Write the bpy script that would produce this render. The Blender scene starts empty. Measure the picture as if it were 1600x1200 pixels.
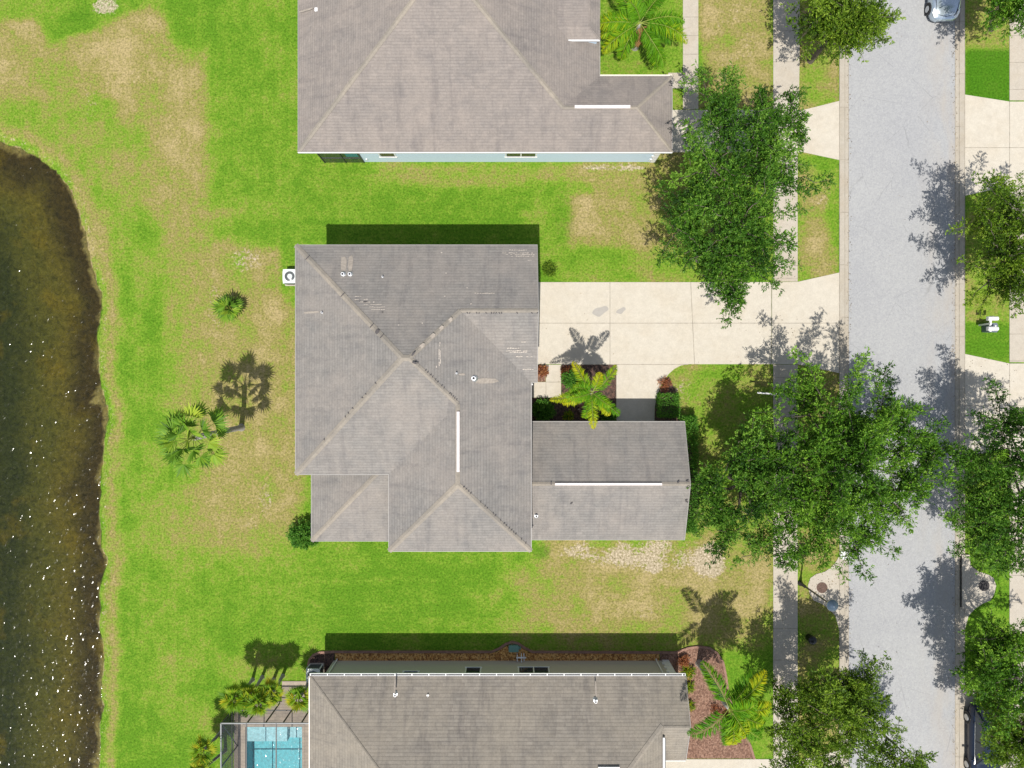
import bpy, bmesh, math, random
import numpy as np
from mathutils import Vector, noise as mnoise
R = math.radians
random.seed(7)
scene = bpy.context.scene
COL = scene.collection

# ------------------------------------------------------------------ camera, light
H = 44.4; FPX = 1110.0
cam_d = bpy.data.cameras.new('camera'); cam = bpy.data.objects.new('camera', cam_d); COL.objects.link(cam)
cam.location = (0, 0, H); cam.rotation_euler = (0, 0, 0)
cam_d.sensor_width = 36; cam_d.lens = FPX/1600*36; cam_d.clip_end = 2000
scene.camera = cam
SUN = Vector((-0.055, -0.43, 1.0)).normalized()
elev = math.asin(SUN.z); azim = math.atan2(SUN.x, SUN.y)
w = bpy.data.worlds.new('World'); scene.world = w; w.use_nodes = True
wn = w.node_tree; bg = wn.nodes['Background']
sky = wn.nodes.new('ShaderNodeTexSky'); sky.sky_type = 'NISHITA'; sky.sun_disc = False
sky.sun_elevation = elev; sky.sun_rotation = azim % (2*math.pi)
_mx = wn.nodes.new('ShaderNodeHueSaturation'); _mx.inputs['Saturation'].default_value = .62
wn.links.new(sky.outputs[0], _mx.inputs['Color']); wn.links.new(_mx.outputs[0], bg.inputs[0]); bg.inputs[1].default_value = 0.12
sd = bpy.data.lights.new('sun', 'SUN'); sd.energy = 4.8; sd.angle = R(0.5); sd.color = (1.0, 0.955, 0.88)
so = bpy.data.objects.new('sun', sd); COL.objects.link(so); so.location = (0, -20, 60)
so.rotation_euler = (-SUN).to_track_quat('-Z', 'Y').to_euler()
scene.view_settings.view_transform = 'Standard'; scene.view_settings.look = 'None'
scene.view_settings.exposure = 0.20; scene.view_settings.gamma = 1.0

def g(px, py, z=0.0):
    """point at height z seen at photo position px, py (used to take measurements off the photograph)"""
    D = (H - z)/FPX
    return Vector(((px-800)*D, (600-py)*D, z))
def g2(px, py, z=0.0):
    v = g(px, py, z); return (v.x, v.y)

# ------------------------------------------------------------------ materials
def newmat(name):
    m = bpy.data.materials.new(name); m.use_nodes = True
    nt = m.node_tree; b = nt.nodes['Principled BSDF']
    return m, nt, b
def N(nt, t, **k):
    n = nt.nodes.new(t)
    for a, v in k.items():
        if a.startswith('i_'): n.inputs[a[2:].replace('_', ' ')].default_value = v
        else: setattr(n, a, v)
    return n
def ramp(nt, fac, stops, interp='LINEAR'):
    r = nt.nodes.new('ShaderNodeValToRGB'); r.color_ramp.interpolation = interp
    e = r.color_ramp.elements
    while len(e) < len(stops): e.new(0.5)
    for el, (p, c) in zip(e, stops):
        el.position = p; el.color = (*c, 1) if len(c) == 3 else c
    nt.links.new(fac, r.inputs[0]); return r.outputs[0]
def mix(nt, fac, a, b, mode='MIX'):
    n = nt.nodes.new('ShaderNodeMix'); n.data_type = 'RGBA'; n.blend_type = mode
    for sock, v in ((n.inputs[0], fac), (n.inputs[6], a), (n.inputs[7], b)):
        if isinstance(v, (int, float)): sock.default_value = v
        elif isinstance(v, tuple): sock.default_value = (*v, 1) if len(v) == 3 else v
        else: nt.links.new(v, sock)
    return n.outputs[2]
def math_(nt, op, a, b=None, clamp=False):
    n = nt.nodes.new('ShaderNodeMath'); n.operation = op; n.use_clamp = clamp
    for s, v in ((n.inputs[0], a), (n.inputs[1], b)):
        if v is None: continue
        if isinstance(v, (int, float)): s.default_value = v
        else: nt.links.new(v, s)
    return n.outputs[0]
def coords(nt, kind='Object'):
    return nt.nodes.new('ShaderNodeTexCoord').outputs[kind]
def mapping(nt, vec, scale=(1, 1, 1), loc=(0, 0, 0)):
    n = nt.nodes.new('ShaderNodeMapping'); n.inputs['Scale'].default_value = scale; n.inputs['Location'].default_value = loc
    nt.links.new(vec, n.inputs[0]); return n.outputs[0]
def noise(nt, vec, scale, detail=4, rough=.55, dist=0):
    n = nt.nodes.new('ShaderNodeTexNoise'); n.inputs['Scale'].default_value = scale
    n.inputs['Detail'].default_value = detail; n.inputs['Roughness'].default_value = rough
    n.inputs['Distortion'].default_value = dist
    nt.links.new(vec, n.inputs['Vector']); return n.outputs[0]
def bump(nt, b, h, strength=.4, dist=.02):
    n = nt.nodes.new('ShaderNodeBump'); n.inputs['Strength'].default_value = strength
    n.inputs['Distance'].default_value = dist
    nt.links.new(h, n.inputs['Height']); nt.links.new(n.outputs[0], b.inputs['Normal'])

def plain(name, col, rough=.6, metal=0, var=.12, scale=6, spec=.5):
    m, nt, b = newmat(name)
    v = noise(nt, coords(nt), scale)
    lo = tuple(c*(1-var) for c in col); hi = tuple(min(1, c*(1+var)) for c in col)
    nt.links.new(ramp(nt, v, [(.3, lo), (.7, hi)]), b.inputs['Base Color'])
    b.inputs['Roughness'].default_value = rough; b.inputs['Metallic'].default_value = metal
    b.inputs['Specular IOR Level'].default_value = spec
    return m

def geo_pos(nt): return nt.nodes.new('ShaderNodeNewGeometry').outputs['Position']

def mat_shingle(name, c1, c2, mortar, warm, bw=.32, rh=.15, streak=.5, line=.016):
    m, nt, b = newmat(name)
    uv = coords(nt, 'UV')
    sx = nt.nodes.new('ShaderNodeSeparateXYZ'); nt.links.new(uv, sx.inputs[0])
    vr = math_(nt, 'DIVIDE', sx.outputs[1], rh); row = math_(nt, 'FLOOR', vr); fv = math_(nt, 'FRACT', vr)
    w1 = nt.nodes.new('ShaderNodeTexWhiteNoise'); w1.noise_dimensions = '1D'; nt.links.new(row, w1.inputs['W'])
    uu = math_(nt, 'ADD', math_(nt, 'DIVIDE', sx.outputs[0], bw), math_(nt, 'MULTIPLY', w1.outputs[0], 7.3))
    cell = math_(nt, 'FLOOR', uu); fu = math_(nt, 'FRACT', uu)
    cv = nt.nodes.new('ShaderNodeCombineXYZ'); nt.links.new(cell, cv.inputs[0]); nt.links.new(row, cv.inputs[1])
    w2 = nt.nodes.new('ShaderNodeTexWhiteNoise'); w2.noise_dimensions = '2D'; nt.links.new(cv.outputs[0], w2.inputs['Vector'])
    tabc = mix(nt, w2.outputs[0], c1, c2)
    lineh = ramp(nt, fv, [(0, (1, 1, 1)), (line/rh*2.0, (.25, .25, .25)), (line/rh*3.2, (0, 0, 0))])
    jv = math_(nt, 'MULTIPLY', ramp(nt, fu, [(0, (1, 1, 1)), (line/bw*2, (0, 0, 0))]), math_(nt, 'GREATER_THAN', w2.outputs[0], .55))
    lf = math_(nt, 'MAXIMUM', lineh, math_(nt, 'MULTIPLY', jv, .6))
    brc = mix(nt, math_(nt, 'MULTIPLY', lf, .62), tabc, mortar)
    pos = geo_pos(nt)
    big = noise(nt, pos, .35, 5, .6)
    c = mix(nt, ramp(nt, big, [(.38, (0, 0, 0)), (.62, (1, 1, 1))]), brc, mix(nt, .5, brc, warm))
    st = noise(nt, mapping(nt, uv, (1.6, .22, 1)), 1.2, 5, .65)
    c = mix(nt, math_(nt, 'MULTIPLY', ramp(nt, st, [(.5, (0, 0, 0)), (.72, (1, 1, 1))]), streak), c, mix(nt, 1.0, c, (.68, .69, .73), 'MULTIPLY'))
    fine = noise(nt, pos, 9, 5, .7)
    c = mix(nt, 1.0, c, ramp(nt, fine, [(.25, (.84, .84, .84)), (.75, (1.13, 1.13, 1.13))]), 'MULTIPLY')
    blot = noise(nt, pos, 1.3, 5, .7, .5)
    c = mix(nt, 1.0, c, ramp(nt, blot, [(.3, (.86, .87, .89)), (.5, (.96, .96, .96)), (.7, (1.06, 1.05, 1.04))]), 'MULTIPLY')
    nt.links.new(c, b.inputs['Base Color']); b.inputs['Roughness'].default_value = .92
    b.inputs['Specular IOR Level'].default_value = .2
    bump(nt, b, math_(nt, 'ADD', math_(nt, 'MULTIPLY', lf, -1.), math_(nt, 'MULTIPLY', fine, .5)), .5, .012)
    return m

def mat_concrete(name, col, stain=(.5, .45, .38), amt=.35, speck=.1):
    m, nt, b = newmat(name)
    pos = geo_pos(nt)
    n1 = noise(nt, pos, .5, 6, .65); n2 = noise(nt, pos, 14, 4, .7); n3 = noise(nt, pos, 2.6, 5, .6, .6)
    c = mix(nt, math_(nt, 'MULTIPLY', ramp(nt, n1, [(.45, (0, 0, 0)), (.75, (1, 1, 1))]), amt), col, tuple(a*s*1.7 for a, s in zip(col, stain)))
    c = mix(nt, 1.0, c, ramp(nt, n2, [(.3, (1-speck,)*3), (.7, (1+speck*.6,)*3)]), 'MULTIPLY')
    c = mix(nt, 1.0, c, ramp(nt, n3, [(.3, (.93, .925, .92)), (.65, (1.03, 1.03, 1.03))]), 'MULTIPLY')
    nt.links.new(c, b.inputs['Base Color']); b.inputs['Roughness'].default_value = .85
    bump(nt, b, n2, .2, .01)
    return m

def mat_asphalt():
    m, nt, b = newmat('worn_asphalt')
    pos = geo_pos(nt)
    base = (.308, .312, .319)
    n1 = noise(nt, pos, .22, 4, .6)
    vo = nt.nodes.new('ShaderNodeTexVoronoi'); vo.inputs['Scale'].default_value = 9; nt.links.new(pos, vo.inputs['Vector'])
    n2 = noise(nt, pos, 11, 5, .8)
    c = mix(nt, 1.0, base, ramp(nt, n1, [(.3, (.95, .95, .96)), (.7, (1.05, 1.045, 1.03))]), 'MULTIPLY')
    c = mix(nt, 1.0, c, ramp(nt, n2, [(.3, (.84, .84, .85)), (.5, (1., 1., 1.)), (.72, (1.14, 1.14, 1.13))]), 'MULTIPLY')
    c = mix(nt, 1.0, c, ramp(nt, vo.outputs['Color'], [(.1, (.93, .93, .94)), (.9, (1.06, 1.06, 1.05))]), 'MULTIPLY')
    # brown dust washed towards the east kerb
    sx = nt.nodes.new('ShaderNodeSeparateXYZ'); nt.links.new(pos, sx.inputs[0])
    e = math_(nt, 'MULTIPLY', math_(nt, 'SUBTRACT', sx.outputs[0], 25.2), .42, True)
    e = math_(nt, 'MULTIPLY', e, ramp(nt, noise(nt, mapping(nt, pos, (1, .25, 1)), 1.1, 5, .6), [(.4, (0, 0, 0)), (.7, (1, 1, 1))]))
    c = mix(nt, math_(nt, 'MULTIPLY', e, .6), c, (.36, .31, .25))
    # hairline cracks
    dn = nt.nodes.new('ShaderNodeTexNoise'); dn.inputs['Scale'].default_value = 1.3; dn.inputs['Detail'].default_value = 4; nt.links.new(pos, dn.inputs['Vector'])
    wv = mix(nt, .12, pos, dn.outputs['Color'])
    v2 = nt.nodes.new('ShaderNodeTexVoronoi'); v2.feature = 'DISTANCE_TO_EDGE'; v2.inputs['Scale'].default_value = .42; nt.links.new(wv, v2.inputs['Vector'])
    gate = ramp(nt, noise(nt, pos, .6, 3), [(.42, (0, 0, 0)), (.6, (1, 1, 1))])
    cr = math_(nt, 'MULTIPLY', ramp(nt, v2.outputs['Distance'], [(.0, (1, 1, 1)), (.007, (0, 0, 0))]), gate)
    c = mix(nt, math_(nt, 'MULTIPLY', cr, .38), c, (.12, .12, .125))
    nt.links.new(c, b.inputs['Base Color']); b.inputs['Roughness'].default_value = .9
    bump(nt, b, n2, .3, .01)
    return m

def mat_lawn():
    m, nt, b = newmat('lawn_and_shore')
    pos = geo_pos(nt)
    at = nt.nodes.new('ShaderNodeAttribute'); at.attribute_name = 'patch'
    sep = nt.nodes.new('ShaderNodeSeparateColor'); nt.links.new(at.outputs['Color'], sep.inputs[0])
    dry, sand, bed = sep.outputs
    lush = at.outputs['Alpha']
    n_mid = noise(nt, pos, 1.1, 5, .65, .4)
    n_f = noise(nt, pos, 5.0, 4, .7, .5)
    n_ff = noise(nt, pos, 8.5, 3, .75)
    d = math_(nt, 'ADD', dry, math_(nt, 'MULTIPLY', math_(nt, 'SUBTRACT', n_mid, .5), 1.0))
    d = math_(nt, 'ADD', d, math_(nt, 'MULTIPLY', math_(nt, 'SUBTRACT', n_f, .5), 1.05))
    spx = nt.nodes.new('ShaderNodeSeparateXYZ'); nt.links.new(pos, spx.inputs[0])
    st_v = noise(nt, mapping(nt, pos, (2.1, .10, 1)), 1.0, 4, .6); st_h = noise(nt, mapping(nt, pos, (.10, 2.3, 1)), 1.0, 4, .6)
    side_ = math_(nt, 'MULTIPLY', math_(nt, 'ADD', spx.outputs[0], 14.5), .4, True)
    st_ = mix(nt, side_, st_v, st_h)
    d = math_(nt, 'ADD', d, math_(nt, 'MULTIPLY', math_(nt, 'SUBTRACT', st_, .5), .42), True)
    c = ramp(nt, d, [(.0, (.084, .188, .012)), (.25, (.132, .234, .020)), (.45, (.182, .232, .038)), (.66, (.222, .200, .062)), (1., (.325, .262, .125))])
    c = mix(nt, lush, c, (.044, .140, .006))
    s = math_(nt, 'ADD', sand, math_(nt, 'MULTIPLY', math_(nt, 'SUBTRACT', n_f, .5), 1.9))
    s = ramp(nt, s, [(.48, (0, 0, 0)), (.72, (1, 1, 1))])
    s = math_(nt, 'MULTIPLY', s, math_(nt, 'MULTIPLY', sand, 4., True))
    c = mix(nt, math_(nt, 'MULTIPLY', s, .85), c, ramp(nt, n_ff, [(.3, (.27, .21, .13)), (.7, (.47, .41, .32))]))
    c = mix(nt, 1.0, c, ramp(nt, n_ff, [(.28, (.46, .50, .40)), (.5, (1, 1, 1)), (.74, (1.5, 1.46, 1.5))]), 'MULTIPLY')
    # pond bed
    nb = noise(nt, pos, .30, 4, .6, .5); nb2 = noise(nt, pos, 3.2, 6, .75, .8)
    bd = math_(nt, 'ADD', bed, math_(nt, 'MULTIPLY', math_(nt, 'SUBTRACT', nb, .5), .55))
    cb = ramp(nt, bd, [(.0, (.25, .20, .12)), (.05, (.06, .042, .022)), (.18, (.060, .046, .024)), (.38, (.125, .102, .030)), (.62, (.092, .088, .028)), (.9, (.040, .047, .020))])
    patch = ramp(nt, noise(nt, mapping(nt, pos, (1, 1, 1), (5, 3, 0)), .42, 3, .5), [(.56, (0, 0, 0)), (.68, (1, 1, 1))])
    cb = mix(nt, math_(nt, 'MULTIPLY', patch, .5), cb, (.16, .115, .02))
    cb = mix(nt, 1.0, cb, ramp(nt, nb2, [(.32, (.45, .48, .5)), (.70, (1.7, 1.6, 1.4))]), 'MULTIPLY')
    isb = ramp(nt, bed, [(.004, (0, 0, 0)), (.014, (1, 1, 1))])
    c = mix(nt, isb, c, cb)
    nt.links.new(c, b.inputs['Base Color']); b.inputs['Roughness'].default_value = .95
    b.inputs['Specular IOR Level'].default_value = .08
    bump(nt, b, math_(nt, 'ADD', n_ff, n_f), .7, .06)
    return m

def mat_leaf(name, dark, mid, light, trans=.3):
    m, nt, b = newmat(name)
    at = nt.nodes.new('ShaderNodeAttribute'); at.attribute_name = 'tint'
    c = ramp(nt, at.outputs['Fac'], [(0, dark), (.5, mid), (1, light)])
    nt.links.new(c, b.inputs['Base Color']); b.inputs['Roughness'].default_value = .55
    b.inputs['Specular IOR Level'].default_value = .18
    t = nt.nodes.new('ShaderNodeBsdfTranslucent'); nt.links.new(mix(nt, 1., c, (1.3, 1.25, .5), 'MULTIPLY'), t.inputs[0])
    mx = nt.nodes.new('ShaderNodeMixShader'); mx.inputs[0].default_value = trans
    nt.links.new(b.outputs[0], mx.inputs[1]); nt.links.new(t.outputs[0], mx.inputs[2])
    nt.links.new(mx.outputs[0], nt.nodes['Material Output'].inputs[0])
    return m

def mat_bark(name, c1, c2, ring=0):
    m, nt, b = newmat(name)
    pos = geo_pos(nt)
    n = noise(nt, mapping(nt, pos, (6, 6, 1.2 if not ring else 9)), 2, 5, .7)
    nt.links.new(ramp(nt, n, [(.3, c1), (.7, c2)]), b.inputs['Base Color']); b.inputs['Roughness'].default_value = .9
    bump(nt, b, n, .8, .03)
    return m

def mat_mulch(name, a, bb, c_):
    m, nt, b = newmat(name)
    pos = geo_pos(nt)
    vo = nt.nodes.new('ShaderNodeTexVoronoi'); vo.inputs['Scale'].default_value = 13; nt.links.new(pos, vo.inputs['Vector'])
    n = noise(nt, pos, 7, 5, .8)
    c = ramp(nt, vo.outputs['Color'], [(.15, a), (.5, bb), (.85, c_)])
    c = mix(nt, 1., c, ramp(nt, n, [(.3, (.6, .6, .6)), (.7, (1.3, 1.3, 1.3))]), 'MULTIPLY')
    nt.links.new(c, b.inputs['Base Color']); b.inputs['Roughness'].default_value = .95
    bump(nt, b, vo.outputs['Distance'], .8, .04)
    return m

def mat_water(name, tint, scale, strength, rough=.03, dist=.1):
    m, nt, b = newmat(name); nt.nodes.remove(b)
    pos = geo_pos(nt)
    h = noise(nt, pos, scale, 1.3, .5, .3)
    bp = nt.nodes.new('ShaderNodeBump'); bp.inputs['Strength'].default_value = strength; bp.inputs['Distance'].default_value = dist
    nt.links.new(h, bp.inputs['Height'])
    tr = nt.nodes.new('ShaderNodeBsdfTransparent'); tr.inputs[0].default_value = (*tint, 1)
    gl = nt.nodes.new('ShaderNodeBsdfGlossy'); gl.inputs['Roughness'].default_value = rough; gl.inputs[0].default_value = (1, 1, 1, 1)
    nt.links.new(bp.outputs[0], gl.inputs['Normal'])
    fr = nt.nodes.new('ShaderNodeFresnel'); fr.inputs[0].default_value = 1.33; nt.links.new(bp.outputs[0], fr.inputs['Normal'])
    mx = nt.nodes.new('ShaderNodeMixShader'); nt.links.new(fr.outputs[0], mx.inputs[0])
    nt.links.new(tr.outputs[0], mx.inputs[1]); nt.links.new(gl.outputs[0], mx.inputs[2])
    nt.links.new(mx.outputs[0], nt.nodes['Material Output'].inputs[0])
    return m

def mat_screen(name, alpha, col=(.02, .025, .028)):
    m, nt, b = newmat(name)
    b.inputs['Base Color'].default_value = (*col, 1); b.inputs['Roughness'].default_value = .8
    tr = nt.nodes.new('ShaderNodeBsdfTransparent')
    wv = noise(nt, geo_pos(nt), 30, 2)
    f = ramp(nt, wv, [(.2, (alpha*.85,)*3), (.8, (min(1, alpha*1.15),)*3)])
    mx = nt.nodes.new('ShaderNodeMixShader'); nt.links.new(f, mx.inputs[0])
    nt.links.new(tr.outputs[0], mx.inputs[1]); nt.links.new(b.outputs[0], mx.inputs[2])
    nt.links.new(mx.outputs[0], nt.nodes['Material Output'].inputs[0])
    return m

M = {}
M['shingle'] = mat_shingle('grey_shingle', (.236, .222, .207), (.204, .193, .181), (.128, .120, .112), (.280, .248, .220), .34, .17, .7)
M['shingle_n'] = mat_shingle('warm_grey_shingle', (.252, .224, .205), (.220, .197, .182), (.140, .124, .114), (.290, .250, .220), .32, .16, .7)
M['shingle_s'] = mat_shingle('brown_grey_shingle', (.258, .232, .198), (.212, .190, .163), (.095, .085, .075), (.290, .255, .205), .32, .19, .9, .016)
M['cap'] = mat_shingle('tan_cap_shingle', (.248, .224, .192), (.228, .207, .180), (.19, .165, .14), (.36, .31, .25), .3, 5, .1)
M['scuff'] = plain('bared_shingle', (.44, .39, .34), .9)
M['stain'] = plain('sun_bleached_shingle', (.300, .262, .222), .9, 0, .18, 9)
M['dark_tab'] = plain('torn_dark_shingle', (.075, .068, .068), .9)
M['ventw'] = plain('pinkish_white_ridge_vent', (.62, .56, .55), .6, 0, .1)
M['white'] = plain('white_paint', (.68, .68, .68), .45, 0, .04)
M['fascia'] = plain('pale_fascia', (.30, .285, .27), .5, 0, .06)
M['cream'] = plain('cream_paint', (.78, .72, .62), .6, 0, .05)
M['wall_blue'] = plain('pale_blue_stucco', (.50, .62, .74), .85, 0, .05, 20)
M['wall_grey'] = plain('taupe_stucco', (.40, .37, .33), .85, 0, .06, 20)
M['wall_s'] = plain('warm_grey_stucco', (.42, .39, .345), .85, 0, .06, 20)
M['glass'] = plain('window_glass', (.02, .028, .035), .08, 0, .2, 2, .8)
M['metal'] = plain('galvanised_metal', (.55, .57, .59), .35, .8, .08)
M['ventpipe'] = plain('white_vent_pipe', (.82, .83, .85), .4, 0, .03)
M['hole_shade'] = plain('dark_opening', (.02, .02, .022), .7)  # flat dark colour standing in for shade inside vent and drain openings
M['acwhite'] = plain('ac_cabinet', (.60, .64, .62), .5, 0, .05)
M['acdark'] = plain('ac_coil', (.06, .068, .072), .6, 0, .2, 40)
M['black'] = plain('black_paint', (.012, .013, .016), .3, 0, .1)
M['rust'] = plain('rusty_iron', (.10, .06, .045), .8, 0, .4, 12)
M['conc'] = mat_concrete('pale_concrete', (.480, .440, .370))
M['walk'] = mat_concrete('sidewalk_concrete', (.415, .375, .315), (.52, .47, .40), .55, .12)
M['kerbm'] = mat_concrete('kerb_concrete', (.375, .340, .285), (.5, .45, .38), .6, .12)
M['joint'] = plain('joint_dirt', (.27, .24, .195), .95, 0, .3, 4)
M['oil'] = plain('damp_stain', (.33, .31, .28), .8, 0, .04)
M['asphalt'] = mat_asphalt()
M['lawn'] = mat_lawn()
M['mulch_red'] = mat_mulch('red_brown_mulch', (.12, .062, .042), (.20, .110, .075), (.29, .175, .125))
M['mulch_gold'] = mat_mulch('golden_wood_chips', (.22, .09, .025), (.55, .27, .075), (.75, .46, .17))
M['mulch_dark'] = mat_mulch('dark_mulch', (.035, .022, .018), (.075, .045, .035), (.13, .07, .05))
M['edging'] = plain('terracotta_edging', (.24, .135, .10), .85, 0, .25, 5)
M['paver'] = mat_shingle('pool_deck_pavers', (.34, .29, .235), (.27, .235, .20), (.14, .12, .10), (.40, .33, .26), .4, .2, .3)
M['pool_tile'] = plain('pool_plaster', (.035, .30, .35), .5, 0, .25, 6)  # light and dark mottling painted in to imitate caustics on the basin
M['pool_shelf'] = plain('pool_shelf_plaster', (.24, .38, .42), .5, 0, .25, 7)  # same painted caustic mottling for the shallow shelf
M['water'] = mat_water('pond_water', (.70, .74, .58), 2.9, 1.0, .15, .102)
M['pool_water'] = mat_water('pool_water', (.86, .97, .98), 4.5, .8, .12, .03)
M['screen'] = mat_screen('insect_screen', .60)
M['screen_top'] = mat_screen('roof_insect_screen', .12, (.10, .11, .12))
M['cage'] = plain('bronze_cage_frame', (.03, .032, .036), .45)
M['cage_top'] = plain('grey_cage_beam', (.16, .17, .18), .45)
M['silver'] = plain('silver_car_paint', (.50, .58, .66), .22, .75, .03)
M['navy'] = plain('navy_car_paint', (.015, .024, .05), .18, .3, .1)
M['tyre'] = plain('tyre_rubber', (.02, .02, .02), .85)
M['teal'] = plain('green_utility_plastic', (.12, .26, .22), .6)
M['oak'] = mat_leaf('oak_leaf', (.010, .036, .004), (.066, .176, .011), (.225, .400, .040))
M['oak_d'] = mat_leaf('oak_leaf_deep', (.008, .032, .004), (.054, .152, .012), (.190, .350, .040))
M['oak_y'] = mat_leaf('oak_leaf_yellowish', (.014, .038, .004), (.090, .175, .010), (.265, .380, .038))
M['palm'] = mat_leaf('palm_leaflet', (.030, .140, .006), (.150, .350, .012), (.55, .52, .015), .42)
M['fan'] = mat_leaf('fan_palm_leaf', (.015, .050, .006), (.120, .250, .018), (.38, .46, .05), .22)
M['fan_y'] = mat_leaf('golden_palm_leaf', (.040, .130, .008), (.17, .300, .014), (.52, .40, .02), .35)
M['deadpalm'] = mat_leaf('dead_palm_leaflet', (.12, .07, .03), (.34, .19, .07), (.5, .33, .15), .2)
M['hedge'] = mat_leaf('hedge_leaf', (.025, .090, .012), (.07, .205, .02), (.16, .32, .04))
M['redleaf'] = mat_leaf('copper_leaf', (.10, .03, .02), (.30, .10, .05), (.48, .24, .09))
M['pinkleaf'] = mat_leaf('pink_strap_leaf', (.25, .08, .08), (.5, .28, .28), (.6, .55, .45))
M['bark'] = mat_bark('oak_bark', (.06, .048, .036), (.15, .125, .10))
M['palmbark'] = mat_bark('palm_trunk', (.22, .20, .18), (.42, .40, .37), 1)
M['rachis'] = plain('frond_stem', (.22, .27, .04), .6)

# ------------------------------------------------------------------ builders
class MB:
    def __init__(s): s.v = []; s.f = []; s.m = []; s.uv = []; s.mats = []
    def mi(s, mat):
        if mat not in s.mats: s.mats.append(mat)
        return s.mats.index(mat)
    def face(s, pts, mat, uv=None):
        i = len(s.v); s.v += [tuple(p) for p in pts]; s.f.append(tuple(range(i, i+len(pts)))); s.m.append(s.mi(mat))
        if uv is None:
            p0, p1, p2 = Vector(pts[0]), Vector(pts[1]), Vector(pts[2])
            n = (p1-p0).cross(p2-p0)
            if n.length < 1e-9 and len(pts) > 3: n = (p2-p0).cross(Vector(pts[3])-p0)
            n.normalize()
            up = Vector((0, 0, 1)) - n*n.z
            if up.length < 1e-4: up = Vector((0, 1, 0))
            up.normalize(); al = up.cross(n)
            uv = [(Vector(p).dot(al), Vector(p).dot(up)) for p in pts]
        s.uv += uv
    def box(s, c, d, mat, rz=0, tilt=None):
        cx, cy, cz = c; dx, dy, dz = d[0]/2, d[1]/2, d[2]/2
        cs, sn = math.cos(rz), math.sin(rz)
        P = []
        for z in (-dz, dz):
            for x, y in ((-dx, -dy), (dx, -dy), (dx, dy), (-dx, dy)):
                P.append((cx+x*cs-y*sn, cy+x*sn+y*cs, cz+z))
        for q in ((3, 2, 1, 0), (4, 5, 6, 7), (0, 1, 5, 4), (1, 2, 6, 5), (2, 3, 7, 6), (3, 0, 4, 7)):
            s.face([P[k] for k in q], mat)
    def tube(s, a, b, r1, r2, mat, n=8, cap=True):
        a, b = Vector(a), Vector(b); d = (b-a)
        if d.length < 1e-6: return
        d.normalize(); x = d.orthogonal().normalized(); y = d.cross(x)
        A = [a+(x*math.cos(t)+y*math.sin(t))*r1 for t in [2*math.pi*k/n for k in range(n)]]
        B = [b+(x*math.cos(t)+y*math.sin(t))*r2 for t in [2*math.pi*k/n for k in range(n)]]
        for k in range(n): s.face([A[k], A[(k+1) % n], B[(k+1) % n], B[k]], mat)
        if cap: s.face(B, mat); s.face(A[::-1], mat)
    def path(s, pts, radii, mat, n=7):
        pts = [Vector(p) for p in pts]
        rings = []
        for i, p in enumerate(pts):
            d = (pts[min(i+1, len(pts)-1)]-pts[max(i-1, 0)]).normalized()
            x = Vector((0, 1, 0)).cross(d) if abs(d.y) < .9 else Vector((1, 0, 0)).cross(d)
            x.normalize(); y = d.cross(x)
            rings.append([p+(x*math.cos(2*math.pi*k/n)+y*math.sin(2*math.pi*k/n))*radii[i] for k in range(n)])
        for A, B in zip(rings, rings[1:]):
            for k in range(n): s.face([A[k], A[(k+1) % n], B[(k+1) % n], B[k]], mat)
        s.face(rings[-1], mat)
    def prism(s, poly, z0, z1, mat, side=None):
        n = len(poly)
        ar = sum(poly[i][0]*poly[(i+1) % n][1]-poly[(i+1) % n][0]*poly[i][1] for i in range(n))
        if ar < 0: poly = poly[::-1]
        s.face([(x, y, z1) for x, y in poly], mat); s.face([(x, y, z0) for x, y in poly[::-1]], mat)
        for i in range(n):
            a, b = poly[i], poly[(i+1) % n]
            s.face([(a[0], a[1], z0), (b[0], b[1], z0), (b[0], b[1], z1), (a[0], a[1], z1)], side or mat)
    def lathe(s, c, prof, mat, n=20):
        for (r0, z0), (r1, z1) in zip(prof, prof[1:]):
            for k in range(n):
                a, b = 2*math.pi*k/n, 2*math.pi*(k+1)/n
                P = [(c[0]+r0*math.cos(a), c[1]+r0*math.sin(a), c[2]+z0), (c[0]+r0*math.cos(b), c[1]+r0*math.sin(b), c[2]+z0),
                     (c[0]+r1*math.cos(b), c[1]+r1*math.sin(b), c[2]+z1), (c[0]+r1*math.cos(a), c[1]+r1*math.sin(a), c[2]+z1)]
                if r0 < 1e-6: P = P[1:]
                elif r1 < 1e-6: P = P[:3]
                s.face(P, mat)
    def build(s, name, parent=None, origin=None, smooth=False):
        me = bpy.data.meshes.new(name); o = bpy.data.objects.new(name, me); COL.objects.link(o)
        off = Vector(origin) if origin is not None else (parent['_w'] if False else Vector((0, 0, 0)))
        if parent is not None:
            wl = Vector((0, 0, 0)); p = parent
            while p is not None: wl += p.location; p = p.parent
            v = [tuple(Vector(q)-wl) for q in s.v]
        else: v = [tuple(Vector(q)-off) for q in s.v]; o.location = off
        me.from_pydata(v, [], s.f)
        for m_ in s.mats: me.materials.append(m_)
        me.polygons.foreach_set('material_index', s.m)
        ul = me.uv_layers.new(name='UVMap'); ul.data.foreach_set('uv', [c for t in s.uv for c in t])
        if smooth: me.polygons.foreach_set('use_smooth', [True]*len(s.f))
        me.update()
        if smooth:
            bm = bmesh.new(); bm.from_mesh(me); bmesh.ops.remove_doubles(bm, verts=bm.verts, dist=.0008); bm.to_mesh(me); bm.free()
        if parent is not None: o.parent = parent
        return o

def tag(o, label=None, cat=None, group=None, kind=None):
    if label: o['label'] = label
    if cat: o['category'] = cat
    if group: o['group'] = group
    if kind: o['kind'] = kind
    return o
def thing(name, loc, label, cat, group=None):
    o = bpy.data.objects.new(name, None); COL.objects.link(o); o.location = loc; o.empty_display_size = .3
    return tag(o, label, cat, group)

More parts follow.
